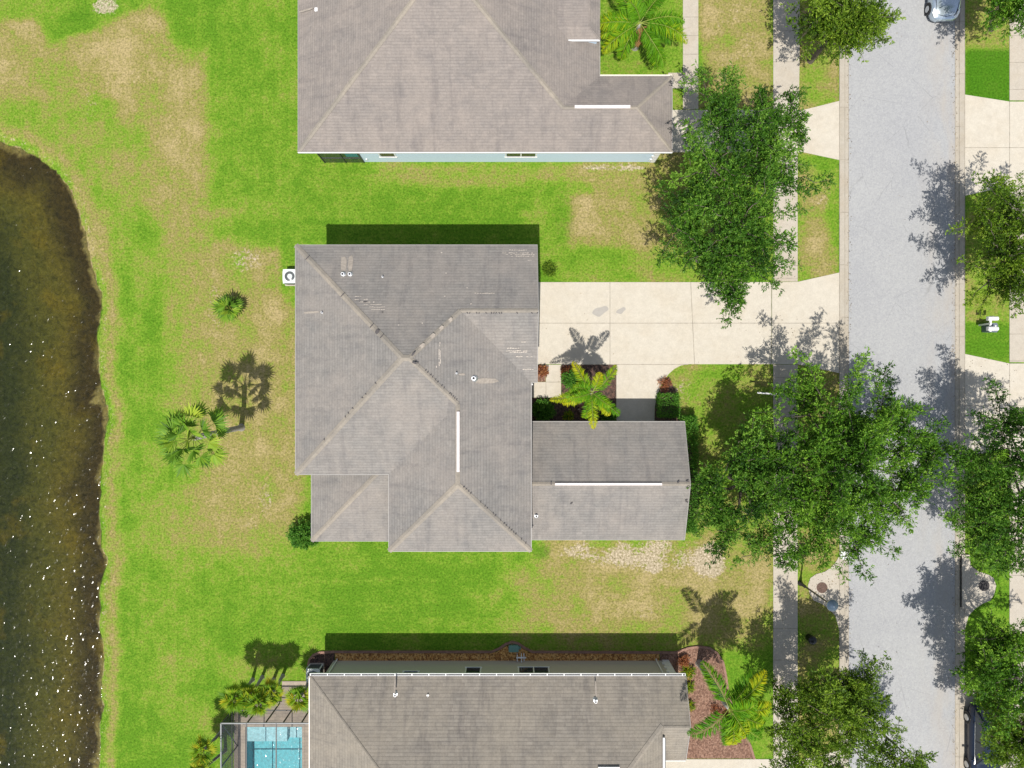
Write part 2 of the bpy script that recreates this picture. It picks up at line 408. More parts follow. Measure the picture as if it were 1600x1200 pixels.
# ------------------------------------------------------------------ the ground sheet with its pond
SHORE = [(-3000, 150), (-400, 185), (-60, 205), (0, 219), (30, 228), (62, 248), (85, 264), (105, 292), (117, 322), (128, 352), (140, 400), (148, 430), (160, 458),
         (156, 490), (152, 520), (153, 570), (153, 602), (166, 640), (169, 655), (160, 690), (158, 720), (158, 750), (154, 800), (155, 845), (164, 872), (165, 890), (155, 920),
         (154, 980), (161, 1015), (158, 1050), (158, 1090), (162, 1110), (153, 1140), (152, 1200), (150, 1300), (130, 1500), (0, 1900), (-3000, 2200)]
SH = np.array([g2(*p) for p in SHORE])
def inside_poly(X, Y, P):
    ins = np.zeros(X.shape, bool); n = len(P)
    for i in range(n):
        x0, y0 = P[i]; x1, y1 = P[(i+1) % n]
        if y0 == y1: continue
        c = ((y0 > Y) != (y1 > Y)) & (X < (x1-x0)*(Y-y0)/(y1-y0)+x0)
        ins ^= c
    return ins
def seg_dist(X, Y, P):
    d = np.full(X.shape, 1e9)
    for (x0, y0), (x1, y1) in zip(P, P[1:]):
        dx, dy = x1-x0, y1-y0; t = np.clip(((X-x0)*dx+(Y-y0)*dy)/(dx*dx+dy*dy+1e-9), 0, 1)
        d = np.minimum(d, np.hypot(X-x0-t*dx, Y-y0-t*dy))
    return d
def axis(lo, hi, step, far):
    a = list(np.arange(lo, hi+1e-6, step)); q = step
    L, Rr = [lo], [hi]
    while L[-1] > -far: q *= 1.5; L.append(L[-1]-q)
    q = step
    while Rr[-1] < far: q *= 1.5; Rr.append(Rr[-1]+q)
    return np.array(L[1:][::-1]+a+Rr[1:])
xs = axis(-34, 34, .25, 400); ys = axis(-26, 26, .25, 400)
X, Y = np.meshgrid(xs, ys)
wob = np.array([[mnoise.noise((x*.9, y*.9, 3.3))*.18+mnoise.noise((x*3.1, y*3.1, 1.3))*.09 if abs(x+27) < 8 else 0 for x in xs] for y in ys])
ins = inside_poly(X, Y, SH)
sdist = np.where(ins, seg_dist(X, Y, SH), -seg_dist(X, Y, SH)) + wob
Z = np.where(sdist > -.55, -.34*(sdist+.55), 0.0); Z = np.where(sdist > 0, -.187-.16*sdist, Z); Z = np.maximum(Z, -1.5)
PX = X*25+800; PY = 600-Y*25
hole = (PX > 381) & (PX < 477) & (PY > 1131) & (PY < 1404); Z = np.where(hole, -1.7, Z)
big = np.array([[mnoise.noise((x*.16, y*.16, 7.1)) for x in xs] for y in ys])
med = np.array([[mnoise.noise((x*.55, y*.55, 2.1)) for x in xs] for y in ys])
def ell(cx, cy, rx, ry, soft=.5):
    r = np.hypot((PX-cx)/rx, (PY-cy)/ry); t = np.clip((1+soft-r)/(2*soft), 0, 1); return t*t*(3-2*t)
def rect(x0, y0, x1, y1, s=10):
    f = lambda a: np.clip(a/s+.5, 0, 1)
    return f(PX-x0)*f(x1-PX)*f(PY-y0)*f(y1-PY)
dry = np.full(X.shape, .2)+big*.35+med*.3
def mx(v, m_):
    global dry
    dry = dry*(1-m_)+v*m_
PX0, PY0 = PX, PY; PX = PX+med*16; PY = PY+big*60+med*30
mx(.74+big*.3+med*.3, rect(-900, 28, 325, 430, 22)*(1-ell(60, 220, 110, 60))*.97)
PX, PY = PX0, PY0
mx(.38+med*.3, ell(120, 215, 90, 60)*.9); mx(.3, ell(40, 12, 90, 18)*.9)
mx(.42+med*.4, ell(185, 300, 55, 110)*.7)
mx(.62+med*.4, ell(250, 300, 60, 90)*.7)
mx(.22+med*.3, ell(215, 520, 50, 240)*.9)
mx(.66+med*.4, ell(380, 500, 95, 190, .4)); mx(.72+med*.35, ell(395, 720, 85, 140, .4)); mx(.60, ell(300, 470, 40, 230)*.6); mx(.7, ell(310, 820, 80, 60)*.7)
mx(.62, ell(375, 340, 55, 30)*.8); mx(.55, ell(330, 420, 35, 60)*.5)
mx(.10, ell(390, 190, 60, 180)*.7); mx(.06, ell(500, 360, 160, 25)*.9); mx(.08, ell(690, 320, 210, 55)*.8); mx(.10, ell(455, 400, 18, 60)*.8)
mx(.56, ell(720, 275, 130, 18)*.9)
mx(.68+med*.4, ell(985, 350, 145, 95, .3)); mx(.12, ell(870, 345, 22, 50)*.8); mx(.12, ell(905, 290, 30, 14)*.7); mx(.18+med*.3, ell(960, 415, 120, 30)*.8); mx(.65, ell(930, 270, 90, 16))
mx(.72+med*.35, rect(1094, -300, 1208, 170, 10)); mx(.6+med*.5, rect(1246, -300, 1311, 1300, 6)); mx(.15, ell(1290, 180, 25, 12)*.5); mx(.1, ell(1305, 330, 12, 50)*.8); mx(.10, ell(1285, 252, 30, 14))
mx(.42+med*.3, rect(1507, 300, 1577, 505, 6)); mx(.55, rect(1507, -200, 1577, 75, 5)); mx(.03, rect(1507, 506, 1577, 560, 6))
mx(.4+med*.3, rect(1040, 569, 1205, 900, 10)); mx(.25, rect(937, -50, 1067, 118, 6))
mx(.76+med*.35, rect(850, 840, 1206, 1010, 40)*.95); mx(.5+med*.35, rect(760, 880, 900, 1000, 60)*.6); mx(.45, ell(1090, 1000, 140, 40)*.4)
mx(.10+big*.3+med*.1, rect(165, 870, 760, 1010, 40)*.7); mx(.33+med*.3, ell(260, 980, 60, 180, .6)*.6); mx(.05, ell(200, 1050, 25, 160)*.7)
mx(.7, np.clip(1-np.abs(sdist+.75)/.7, 0, 1)*.95)
dry = np.clip(dry, 0, 1)
sandv = np.clip(1-np.abs(sdist+.3)/.55, 0, 1)*.42*(ins == False)
for (cx, cy, rx, ry, v) in [(1020, 866, 100, 26, .74), (1110, 875, 30, 28, .95), (930, 862, 60, 18, .6), (1000, 872, 30, 12, .95), (1022, 888, 14, 7, 1.), (1066, 866, 14, 16, .9), (960, 262, 60, 6, .7), (385, 405, 30, 22, .5), (335, 480, 14, 50, .4), (140, 160, 14, 40, .34),
                            (165, 10, 22, 14, .8), (415, 780, 14, 30, .45), (395, 820, 14, 12, .4), (992, 335, 16, 10, .4), (1285, 300, 16, 40, .35), (1150, 60, 40, 90, .3), (1075, 610, 40, 20, .4), (1025, 960, 60, 20, .3), (220, 120, 30, 14, .3)]:
    sandv = np.maximum(sandv, ell(cx, cy, rx, ry)*v)
sandv = np.where(PX > 850, sandv*np.clip(.95+med*.9, 0, 1.2), sandv)
lush = rect(1507, 76, 1577, 158, 3)*.85+rect(1507, 508, 1577, 562, 10)*.35+ell(846, 862, 13, 11, .3)*.55+ell(125, 22, 20, 14, .4)*.3+ell(880, 340, 15, 40)*.25
bed = np.clip(sdist/7., 0, 1)
me = bpy.data.meshes.new('lawn')
nx, ny = len(xs), len(ys)
V = np.stack([X.ravel(), Y.ravel(), Z.ravel()], 1)
idx = np.arange(nx*ny).reshape(ny, nx)
F = np.stack([idx[:-1, :-1], idx[:-1, 1:], idx[1:, 1:], idx[1:, :-1]], -1).reshape(-1, 4)
def np_mesh(me, V, F):
    k = F.shape[1]
    me.vertices.add(len(V)); me.vertices.foreach_set('co', V.astype(np.float32).ravel())
    me.loops.add(F.size); me.loops.foreach_set('vertex_index', F.astype(np.int32).ravel())
    me.polygons.add(len(F)); me.polygons.foreach_set('loop_start', (np.arange(len(F))*k).astype(np.int32))
    me.update(calc_edges=True)
np_mesh(me, V, F)
ca = me.attributes.new('patch', 'FLOAT_COLOR', 'POINT')
ca.data.foreach_set('color', np.stack([dry.ravel(), sandv.ravel(), bed.ravel(), np.clip(lush, 0, 1).ravel()], 1).astype(np.float32).ravel())
me.materials.append(M['lawn']); me.polygons.foreach_set('use_smooth', [True]*len(F))
lawn = bpy.data.objects.new('lawn', me); COL.objects.link(lawn); tag(lawn, kind='structure', label='green and dry tan grass sloping into the pond bank')

mb = MB()
shw = [(x+(.5 if i < 3 else .45), y+(.45 if i < 8 else 0)) for i, (x, y) in enumerate([tuple(p) for p in SH])]
mb.prism([(x, y) for x, y in shw], -.32, -.187, M['water'])
# only the surface is needed: keep the top sheet
mb2 = MB(); mb2.face([(x, y, -.187) for x, y in (shw if True else shw)][::-1], M['water'])
pond = mb2.build('pond_water'); tag(pond, kind='structure')

# ------------------------------------------------------------------ road, kerbs, pavements
def slab(name, polys, z, mat, kind='structure', joints=(), label=None, jw=.035):
    b = MB()
    for p in polys: b.prism([g2(*q) for q in p], -.06, z, mat)
    for (x0, y0, x1, y1) in joints:
        a, c = Vector(g2(x0, y0)), Vector(g2(x1, y1)); d = (c-a).normalized(); n = Vector((-d.y, d.x))*jw/2
        b.face([(*(a+n), z+.004), (*(a-n), z+.004), (*(c-n), z+.004), (*(c+n), z+.004)], M['joint'])
    o = b.build(name); tag(o, label, kind=kind); return o
YT, YB = -3000, 4200
slab('road', [[(1326, YT), (1492, YT), (1492, YB), (1326, YB)]], .012, M['asphalt'], label='bleached grey asphalt street')
def kerb(name, x0, x1, road_left, ph):
    b = MB()
    xa, xb = (x0-800)/25, (x1-800)/25
    prof = [(0, .016), (.22, .022), (.26, .045), (.30, .055), (.60, .05)] if road_left else [(0, .05), (.30, .055), (.34, .045), (.38, .022), (.60, .016)]
    ya, yb = (600-YB)/25, (600-YT)/25
    pts = [(xa+p[0], p[1]) for p in prof]
    for (u0, z0), (u1, z1) in zip(pts, pts[1:]): b.face([(u0, ya, z0), (u1, ya, z1), (u1, yb, z1), (u0, yb, z0)], M['kerbm'])
    for (u, z, s) in ((pts[0][0], pts[0][1], 1), (pts[-1][0], pts[-1][1], -1)):
        q = [(u, ya, -.05), (u, ya, z), (u, yb, z), (u, yb, -.05)]
        b.face(q if s > 0 else q[::-1], M['kerbm'])
    y = ph-1500
    while y < 2700:
        yy = (600-y)/25
        for (u0, z0), (u1, z1) in zip(pts, pts[1:]): b.face([(u0, yy-.018, z0+.004), (u1, yy-.018, z1+.004), (u1, yy+.018, z1+.004), (u0, yy+.018, z0+.004)], M['joint'])
        y += 82
    for u in (pts[0][0]+.012, pts[-1][0]-.012, pts[2][0]):
        zz = .06 if u == pts[2][0] else max(pts[0][1], pts[-1][1])+.003
        if u == pts[2][0]: zz = pts[2][1]+.004
        elif u == pts[0][0]+.012: zz = pts[0][1]+.006
        else: zz = pts[-1][1]+.006
        b.face([(u-.014, ya, zz), (u+.014, ya, zz), (u+.014, yb, zz), (u-.014, yb, zz)], M['joint'])
    o = b.build(name); tag(o, kind='structure')
kerb('kerb', 1311, 1326, False, 28); kerb('kerb', 1492, 1507, True, 58)
crv = [(1075, 569), (1064, 571), (1054, 576), (1045, 584), (1038, 593), (1031, 606), (1026, 620), (1023, 635), (1022, 670)]
dj = [(953, 441, 953, 570), (825, 505, 1205, 505), (1079, 441, 1085, 569), (1205, 441, 1205, 569), (876, 569.5, 1075, 569.5), (825, 569, 853, 569), (963, 585, 963, 622)]
slab('driveway', [[(825, 441), (1205, 441), (1205, 569)] + crv + [(963, 670), (963, 569), (825, 569)]], .03, M['conc'], joints=dj, label='cream concrete driveway of the middle house')
slab('driveway_apron', [[(1206, 441), (1246, 440.5), (1311, 426), (1311, 583), (1246, 569), (1206, 569)]], .03, M['conc'], joints=[(1206, 505, 1311, 505)])
slab('path', [[(853, 570), (876.5, 570), (876.5, 621), (826, 621), (826, 597), (853, 597)]], .03, M['conc'], joints=[(853, 597, 876, 597), (853, 597, 853, 621)], label='cream concrete entry walk')
def jy(x0, x1, y0, y1, step, ph=0):
    r = []; y = y0+ph
    while y < y1: r.append((x0, y, x1, y)); y += step
    return r
slab('sidewalk', [[(1208, -900), (1249, -900), (1249, 100), (1248, 162), (1246, 172), (1208, 172)], [(1208, 238), (1246, 238), (1246, 440), (1208, 440)], [(1208, 569.7), (1246, 569.7), (1246, 1185), (1208, 1185)], [(1208, 1261), (1246, 1261), (1246, 2400), (1208, 2400)]], .032, M['walk'],
     joints=jy(1208, 1248, -300, 170, 49, 5)+jy(1208, 1246, 238, 440, 49, 50)+jy(1208, 1246, 570, 1185, 49, 20), label='pale concrete sidewalk along the west side of the street')
slab('sidewalk', [[(1577, -900), (1615, -900), (1615, 157), (1577, 157)], [(1577, 292), (1615, 292), (1615, 566), (1577, 566)], [(1577, 701), (1615, 701), (1615, 1083), (1577, 1083)]], .032, M['walk'],
     joints=jy(1577, 1615, -100, 157, 42, 30)+jy(1577, 1615, 292, 566, 42, 20)+jy(1577, 1615, 701, 1083, 42, 30), label='pale concrete sidewalk along the east side of the street')
slab('driveway', [[(1015, 172), (1255, 172), (1311, 158), (1311, 250), (1255, 238), (1015, 238)]], .03, M['conc'], joints=[(1206, 172, 1206, 238), (1249, 172, 1249, 238), (1140, 172, 1140, 238)])
slab('driveway', [[(1507, 148), (1577, 159), (1900, 159), (1900, 291), (1577, 290.5), (1507, 306)]], .03, M['conc'], joints=[(1507, 231, 1800, 231), (1577, 159, 1577, 290), (1616, 159, 1616, 290)])
slab('driveway', [[(1507, 553), (1577, 568), (1900, 568), (1900, 700), (1577, 700), (1507, 714)]], .03, M['conc'], joints=[(1507, 634, 1800, 634), (1577, 568, 1577, 700)])
slab('driveway', [[(1507, 1075), (1577, 1084), (1900, 1084), (1900, 1230), (1577, 1230), (1507, 1244)]], .03, M['walk'], joints=[(1577, 1084, 1577, 1230)])
slab('driveway', [[(1030, 1186), (1255, 1186), (1311, 1172), (1311, 1272), (1255, 1260), (1030, 1260)]], .03, M['conc'], joints=[(1206, 1186, 1206, 1260)])
slab('path', [[(1067, -700), (1091, -700), (1091, 171), (1067, 171), (1067, 138), (1044, 138), (1044, 114), (1067, 114)]], .03, M['walk'], joints=jy(1067, 1091, -200, 170, 29, 24), label='concrete entry walk of the north house')
def apron(side):
    def c(lst): return [((1311-(x-0)) if side < 0 else (1507+x), y) for x, y in lst]
    pts = [(0, 868), (4, 876), (12, 886), (22, 893), (36, 897), (45, 903), (49, 915), (46, 928), (40, 938), (28, 943), (16, 951), (6, 962), (1, 980), (0, 985)]
    return c(pts)
slab('inlet_apron', [apron(-1)], .034, M['walk']); slab('inlet_apron', [apron(1)], .034, M['walk'])
mb = MB()
for (cx, cy, rx, ry, sd_) in ((938, 486, 11, 7, 1), (970, 485.5, 6.5, 4.5, 2)):
    mb.face([(*g2(cx+rx*math.cos(t)*(1+.18*math.sin(2*t+sd_)), cy+ry*math.sin(t)*(1+.22*math.cos(3*t+sd_))+(-.35*(rx*math.cos(t)))), .035) for t in [-2*math.pi*k/22 for k in range(22)]], M['oil'])
o = mb.build('driveway_stain'); tag(o, kind='structure')

# ------------------------------------------------------------------ planting beds
def bed_(name, poly, z, mat): 
    b = MB(); b.prism([g2(*q) for q in poly], -.05, z, mat); o = b.build(name); tag(o, kind='structure'); return o
bed_('mulch_bed', [(840, 570), (852.5, 570), (852.5, 596.5), (840, 596.5)], .026, M['mulch_red'])
bed_('mulch_bed', [(877, 570), (962.5, 570), (962.5, 668), (826, 668), (826, 621.5), (877, 621.5)], .026, M['mulch_dark'])
bed_('mulch_bed', [(1045, 588), (1055, 610), (1062, 640), (1080, 700), (1092, 760), (1092, 800), (1062, 830), (1040, 830), (1040, 690), (1022.7, 690), (1023.5, 635), (1027, 620), (1032, 606)], .026, M['mulch_dark'])
bed_('mulch_bed', [(524, 1020), (775, 1019), (790, 1010), (800, 1006), (812, 1010), (826, 1019), (1030, 1020), (1030, 1040), (524, 1040)], .03, M['mulch_gold'])
edge = [(482, 1040), (484, 1030), (490, 1023), (500, 1019), (520, 1018), (768, 1018), (780, 1013), (790, 1006), (800, 1002.5), (810, 1005), (820, 1012), (832, 1018), (1056, 1019), (1075, 1012), (1092, 1010), (1108, 1012), (1120, 1020), (1129, 1034), (1133, 1052), (1137, 1080), (1147, 1110), (1160, 1140), (1172, 1165), (1178, 1185)]
bed_('mulch_bed', [(1031, 1020), (1056, 1020)] + edge[13:] + [(1031, 1185)], .022, M['mulch_red'])
bed_('mulch_bed', [(483, 1040), (485, 1030), (491, 1024), (501, 1020), (523, 1019.5), (523, 1060), (483, 1060)], .024, M['mulch_dark'])
mb = MB()
P = [Vector(g2(*p)) for p in edge]
for i in range(len(P)-1):
    a, c = P[i], P[i+1]; d0 = (P[i+1]-P[max(i-1, 0)]).normalized(); d1 = (P[min(i+2, len(P)-1)]-P[i]).normalized()
    n0 = Vector((-d0.y, d0.x))*.07; n1 = Vector((-d1.y, d1.x))*.07
    A, B, C_, D_ = a+n0, a-n0, c-n1, c+n1
    zt = .11
    mb.face([(*A, zt), (*B, zt), (*C_, zt), (*D_, zt)], M['edging'])
    mb.face([(*A, 0), (*A, zt), (*D_, zt), (*D_, 0)], M['edging']); mb.face([(*B, zt), (*B, 0), (*C_, 0), (*C_, zt)], M['edging'])
tag(mb.build('garden_edging'), 'curved terracotta kerb edging the mulch beds of the south house', 'edging')

# ------------------------------------------------------------------ roofs and houses
def roof_mesh(b, faces, mat, thick=.16):
    for f in faces:
        pts = [Vector(p) for p in f]
        n = (pts[1]-pts[0]).cross(pts[2]-pts[0])
        if n.z < 0: pts = pts[::-1]
        b.face(pts, mat)
        b.face([p-Vector((0, 0, thick)) for p in pts[::-1]], M['fascia'])
def rim(b, loop, h, mat, t=.03, dz=.01):
    """fascia board following the eave loop, standing just outside it"""
    n = len(loop)
    P = [Vector(p) for p in loop]
    ar = sum(P[i].x*P[(i+1) % n].y-P[(i+1) % n].x*P[i].y for i in range(n))
    if ar < 0: P = P[::-1]
    off = []
    for i in range(n):
        a, c, e = P[i-1], P[i], P[(i+1) % n]
        d0 = (c-a); d0.z = 0; d0.normalize(); d1 = (e-c); d1.z = 0; d1.normalize()
        n0 = Vector((d0.y, -d0.x, 0)); n1 = Vector((d1.y, -d1.x, 0)); q = (n0+n1)
        q = q/(max(.3, 1+n0.dot(n1))) if q.length > .1 else n0
        off.append(c+q*t)
    for i in range(n):
        j = (i+1) % n
        a, c, ao, co = P[i], P[j], off[i], off[j]; U = Vector((0, 0, dz)); L = Vector((0, 0, h))
        b.face([a+U, ao+U, co+U, c+U], mat); b.face([ao+U, ao-L, co-L, co+U], mat); b.face([a-L, c-L, co-L, ao-L], mat)
def cap(b, p, q, drop, w=.17, mat=None, lift=.028, tabs=True):
    w *= .75
    mat = mat or M['cap']
    p, q = Vector(p), Vector(q); d = q-p; L = d.length; dh = Vector((d.x, d.y, 0)).normalized(); nrm = Vector((-dh.y, dh.x, 0))
    dn = d.normalized(); s = 0; k = 0
    while s < L-.02:
        e = min(s+.62, L)
        A, B = p+dn*s, p+dn*e
        l0, l1 = lift+.012, lift+.004
        if (q.z-p.z) < 0: l0, l1 = l1, l0
        C0, C1 = A+Vector((0, 0, l0)), B+Vector((0, 0, l1))
        for sg in (1, -1):
            E0 = A+nrm*sg*w+Vector((0, 0, -drop*w+l0-.012)); E1 = B+nrm*sg*w+Vector((0, 0, -drop*w+l1-.012))
            u0 = k*.61+random.random()*3
            f = [C0, C1, E1, E0] if sg < 0 else [E0, E1, C1, C0]
            b.face(f, mat, [(u0, .1), (u0+.28, .1), (u0+.28, .3), (u0, .3)] )
            b.face([E0, E1, E1-Vector((0, 0, .02)), E0-Vector((0, 0, .02))], mat)
        s = e; k += 1
def capo(parent, p, q, drop, w=.17, mat=None):
    b_ = MB(); cap(b_, p, q, drop, w, mat); return b_.build('ridge_cap' if abs(p[2]-q[2]) < .05 else 'hip_cap', parent)
def vent_strip(b, p, q, w=.09, h=.07, mat=None):
    p, q = Vector(p), Vector(q); d = (q-p).normalized(); n = Vector((-d.y, d.x, 0))*w; U = Vector((0, 0, h))
    A = [p+n, p-n, q-n, q+n]
    b.face([a+U for a in A], mat); 
    for i in range(4): b.face([A[i]-U, A[(i+1) % 4]-U, A[(i+1) % 4]+U, A[i]+U], mat)
def walls(name, poly, z0, z1, mat, parent):
    b = MB()
    n = len(poly); ar = sum(poly[i][0]*poly[(i+1) % n][1]-poly[(i+1) % n][0]*poly[i][1] for i in range(n))
    if ar < 0: poly = poly[::-1]
    for i in range(n):
        a, c = poly[i], poly[(i+1) % n]
        b.face([(a[0], a[1], z0), (c[0], c[1], z0), (c[0], c[1], z1), (a[0], a[1], z1)], mat)
    return b.build(name, parent)
def window(parent, c, wdt, hgt, nrm, n_panes=1, name='window', pane_mat=None):
    """window centred on c in a wall whose outward normal is nrm (x or y axis)"""
    nx_, ny_ = nrm; tx, ty = -ny_, nx_
    def bx(b, u, z, du, dz, dep, off, mat):
        cx = c[0]+tx*u+nx_*off; cy = c[1]+ty*u+ny_*off
        sx_ = abs(tx)*du+abs(nx_)*dep; sy_ = abs(ty)*du+abs(ny_)*dep
        b.box((cx, cy, c[2]+z), (sx_, sy_, dz), mat)
    b = MB(); t = .07
    bx(b, 0, hgt/2+t/2, wdt+2*t, t, .022, .011, M['white']); bx(b, 0, -hgt/2-t/2, wdt+2*t+.06, t, .06, .03, M['white'])
    for s in (-1, 1): bx(b, s*(wdt/2+t/2), 0, t, hgt, .03, .015, M['white'])
    for k in range(1, n_panes): bx(b, -wdt/2+wdt*k/n_panes, 0, .07, hgt, .03, .015, M['white'])
    f = b.build(name, parent)
    for k in range(n_panes):
        b = MB(); bx(b, -wdt/2+wdt*(k+.5)/n_panes, 0, wdt/n_panes-.062, hgt-.004, .02, .012, pane_mat or M['glass']); b.build('pane', f)
    return f
def pipe_vent(parent, px, py, z, r=.06, h=.3, hood=False):
    p = g(px, py, z+h); b = MB()
    if hood:
        b.box((p.x, p.y, z+.10), (.30, .34, .2), M['ventpipe']); b.box((p.x, p.y+.02, z+.005), (.42, .46, .03), M['metal'])
        b.box((p.x+.02, p.y+.172, z+.09), (.24, .012, .12), M['hole_shade'])
    else:
        b.tube((p.x, p.y, z-.1), (p.x, p.y, z+h), r, r, M['ventpipe'], 10); b.tube((p.x, p.y, z-.05), (p.x, p.y, z+.06), r*2.2, r*1.3, M['metal'], 10)
        b.tube((p.x, p.y, z+h), (p.x, p.y, z+h+.003), r*.7, r*.7, M['hole_shade'], 10)
    return b.build('roof_vent', parent)

PT = .45
# ---- middle house (two storeys)
EZ = 5.45
W_, E_, N_, S_, SB = -11.86, 1.05, 7.61, -4.95, -9.16
XG, YG, XB = 1.37, .10, -6.74
house = thing('house', (-5.4, 0, 0), 'two storey house in the middle with grey hip roof, low garage wing and cream driveway', 'house', 'houses beside the street')
zr = lambda d: EZ+PT*d
hA = (N_-S_)/2
AE = (E_-hA, (N_+S_)/2, zr(hA)); AW = (W_+hA, (N_+S_)/2, zr(hA))
dg = (N_-YG)/2; R1 = (XG, N_-dg, zr(dg)); R0 = (E_-dg, N_-dg, zr(dg))
hb = (E_-XB)/2; B0 = (E_-hb, S_+hb, zr(hb)); B1 = (E_-hb, SB+hb, zr(hb))
e = EZ
faces = [[(W_, N_, e), (XG, N_, e), R1, R0, AE, AW], [(W_, S_, e), (W_, N_, e), AW], [(W_, S_, e), AW, AE, B0, (XB, S_, e)],
         [(E_, YG, e), R0, AE, B0, B1, (E_, SB, e)], [(E_, YG, e), (XG, YG, e), R1, R0], [(XB, S_, e), B0, B1, (XB, SB, e)], [(XB, SB, e), B1, (E_, SB, e)]]
b = MB(); roof_mesh(b, faces, M['shingle'])
def on_roof_n(px, py):      # a point on the north slope under photo position
    z = EZ
    for _ in range(30):
        p = g(px, py, z); z = EZ+PT*(N_-p.y)
    return g(px, py, z)
def on_roof_e(px, py):
    z = EZ
    for _ in range(30):
        p = g(px, py, z); z = EZ+PT*(E_-p.x)
    return g(px, py, z)
def on_roof_gs(px, py):
    z = EZ
    for _ in range(30):
        p = g(px, py, z); z = EZ+PT*(p.y-YG)
    return g(px, py, z)
def on_roof_w(px, py):
    z = EZ
    for _ in range(30):
        p = g(px, py, z); z = EZ+PT*(p.x-W_)
    return g(px, py, z)
def fleck(b, p, n, w, l, ang, mat, lift=.02):
    if mat == M['dark_tab']: w *= .8; l *= .75
    n = Vector(n).normalized(); u = Vector((math.cos(ang), math.sin(ang), 0)); u = (u-n*u.dot(n)).normalized(); v = n.cross(u)
    c = p+n*lift; k = [(-1, -.7), (-.6, -1), (.5, -.9), (1, -.2), (.8, .9), (-.2, 1), (-.9, .6)]
    b.face([c+u*l/2*a*(.8+random.random()*.3)+v*w/2*q*(.8+random.random()*.3) for a, q in k], mat)
NN, NE, NG, NW = (0, PT, 1), (PT, 0, 1), (0, -PT, 1), (-PT, 0, 1)
def rows(rowlist, proj, nrm, along):
    for (x0, y0, n, step) in rowlist:
        for k in range(n):
            if random.random() < .12: continue
            px, py = (x0+k*step, y0+random.uniform(-.3, .3)) if along == 'x' else (x0+random.uniform(-.3, .3), y0+k*step)
            fleck(b, proj(px, py), nrm, .035+random.random()*.03, .10+random.random()*.05, 0 if along == 'x' else math.pi/2, M['scuff'])
rows([(797, 391, 8, 3.6), (786, 395.5, 15, 3.5), (792, 398, 13, 3.5), (800, 400.5, 10, 3.6), (826, 407, 2, 3)], on_roof_n, NN, 'x')
rows([(553, 463, 4, 3.5), (556, 468, 6, 3.5), (563, 472, 7, 3.5), (570, 476, 8, 3.5), (575, 480, 8, 3.6), (582, 484, 6, 3.6), (743, 458.5, 3, 4), (755, 458.5, 6, 3.3)], on_roof_n, NN, 'x')
rows([(794, 544, 5, 4), (792, 548, 11, 3.4), (798, 550, 8, 3.4), (808, 557, 3, 3.4), (824, 557, 3, 3.4), (818, 577, 5, 3.6), (816, 534, 2, 4)], on_roof_gs, NG, 'x')
rows([(687, 536, 2, 4), (686, 547, 8, 3.3), (688, 549, 6, 3.5), (682, 573, 1, 3), (725, 513, 1, 3)], on_roof_e, NE, 'y')
for px, py in ((690, 395), (697, 427), (623, 508), (736, 475), (730, 450), (695, 463), (660, 505)): fleck(b, on_roof_n(px, py), NN, .07, .09, 0, M['scuff'])
for px, py, l in ((571, 471.5, .34), (562, 471, .12), (598, 488, .12)): fleck(b, on_roof_n(px, py), NN, .09, l, 0, M['dark_tab'], .024)
for px, w_ in ((536, .34), (547, .28)):
    fleck(b, on_roof_n(px+1, 412), NN, w_, 1.0, math.pi/2, M['stain'], .012)
fleck(b, on_roof_w(487, 488), NW, .12, 1.1, 0, M['stain'], .012)
fleck(b, on_roof_e(760, 595), NE, .3, 1.5, 0, M['stain'], .012); fleck(b, on_roof_e(722, 585), NE, .12, .4, 0, M['stain'], .012)
roof = b.build('roof', house)
gable = MB(); xg = XG-.35
gable.face([(xg+.001, N_-.4, EZ-.1), (xg+.001, YG+.4, EZ-.1), (xg+.001, N_-dg, EZ+PT*dg-.17)][::-1], M['wall_grey'])
hd = PT/math.sqrt(2)
NWc, SWc = (W_, N_, e), (W_, S_, e)
for q_ in ((NWc, AW, hd, .20), (SWc, AW, hd, .20), (AW, AE, PT, .22), (AE, R0, hd, .17), (R0, R1, PT, .15), (AE, B0, hd, .17), (B0, B1, PT, .16), ((XB, SB, e), B1, hd, .20), ((E_, SB, e), B1, hd, .18)):
    capo(roof, *q_)
b = MB()
def lerp(a, c, t): return Vector(a)*(1-t)+Vector(c)*t
def ticks(a, c, ts, side=1, l=.16, wd=.07):
    d = (Vector(c)-Vector(a)); dh = Vector((d.x, d.y, 0)).normalized(); nr = Vector((-dh.y, dh.x, 0))*side
    for t in ts:
        p = lerp(a, c, t)+nr*.13; an = math.atan2(dh.y, dh.x)
        fleck(b, p+Vector((0, 0, -.03)), (0, 0, 1), wd, l, an+random.uniform(-.7, .7)+math.pi/2, M['dark_tab'], .05)
ticks(R0, R1, [.09, .12, .21, .24, .33, .40, .43, .46, .5, .53, .73, .92, .99], -1)
ticks(AE, B0, [.1, .14, .30, .34, .4, .44, .5, .55, .63, .68, .8, .83, .87, .9, .94], 1)
ticks(B1, (E_, SB, e), [.06, .09, .12, .15, .28, .34, .37, .45, .48, .55, .6, .63, .67, .7, .73, .76, .84, .9], 1)
ticks(SWc, AW, [.3, .5, .53, .57, .66, .69, .78], 1)
for t in (.12, .46, .73, .82): 
    p = lerp(NWc, AW, t); fleck(b, p, (0, 0, 1), .08, .42, -math.pi/4+math.pi/2, M['dark_tab'], .06)
fleck(b, Vector(lerp(NWc, AW, .78)), (0, 0, 1), .25, .36, math.pi/4, M['dark_tab'], .065)
for q, a_ in (((646, 553), .8), ((648, 567), -.4)):
    p = g(q[0], q[1], zr(hA)); fleck(b, p, (0, 0, 1), .12, .36, a_, M['dark_tab'], .09)
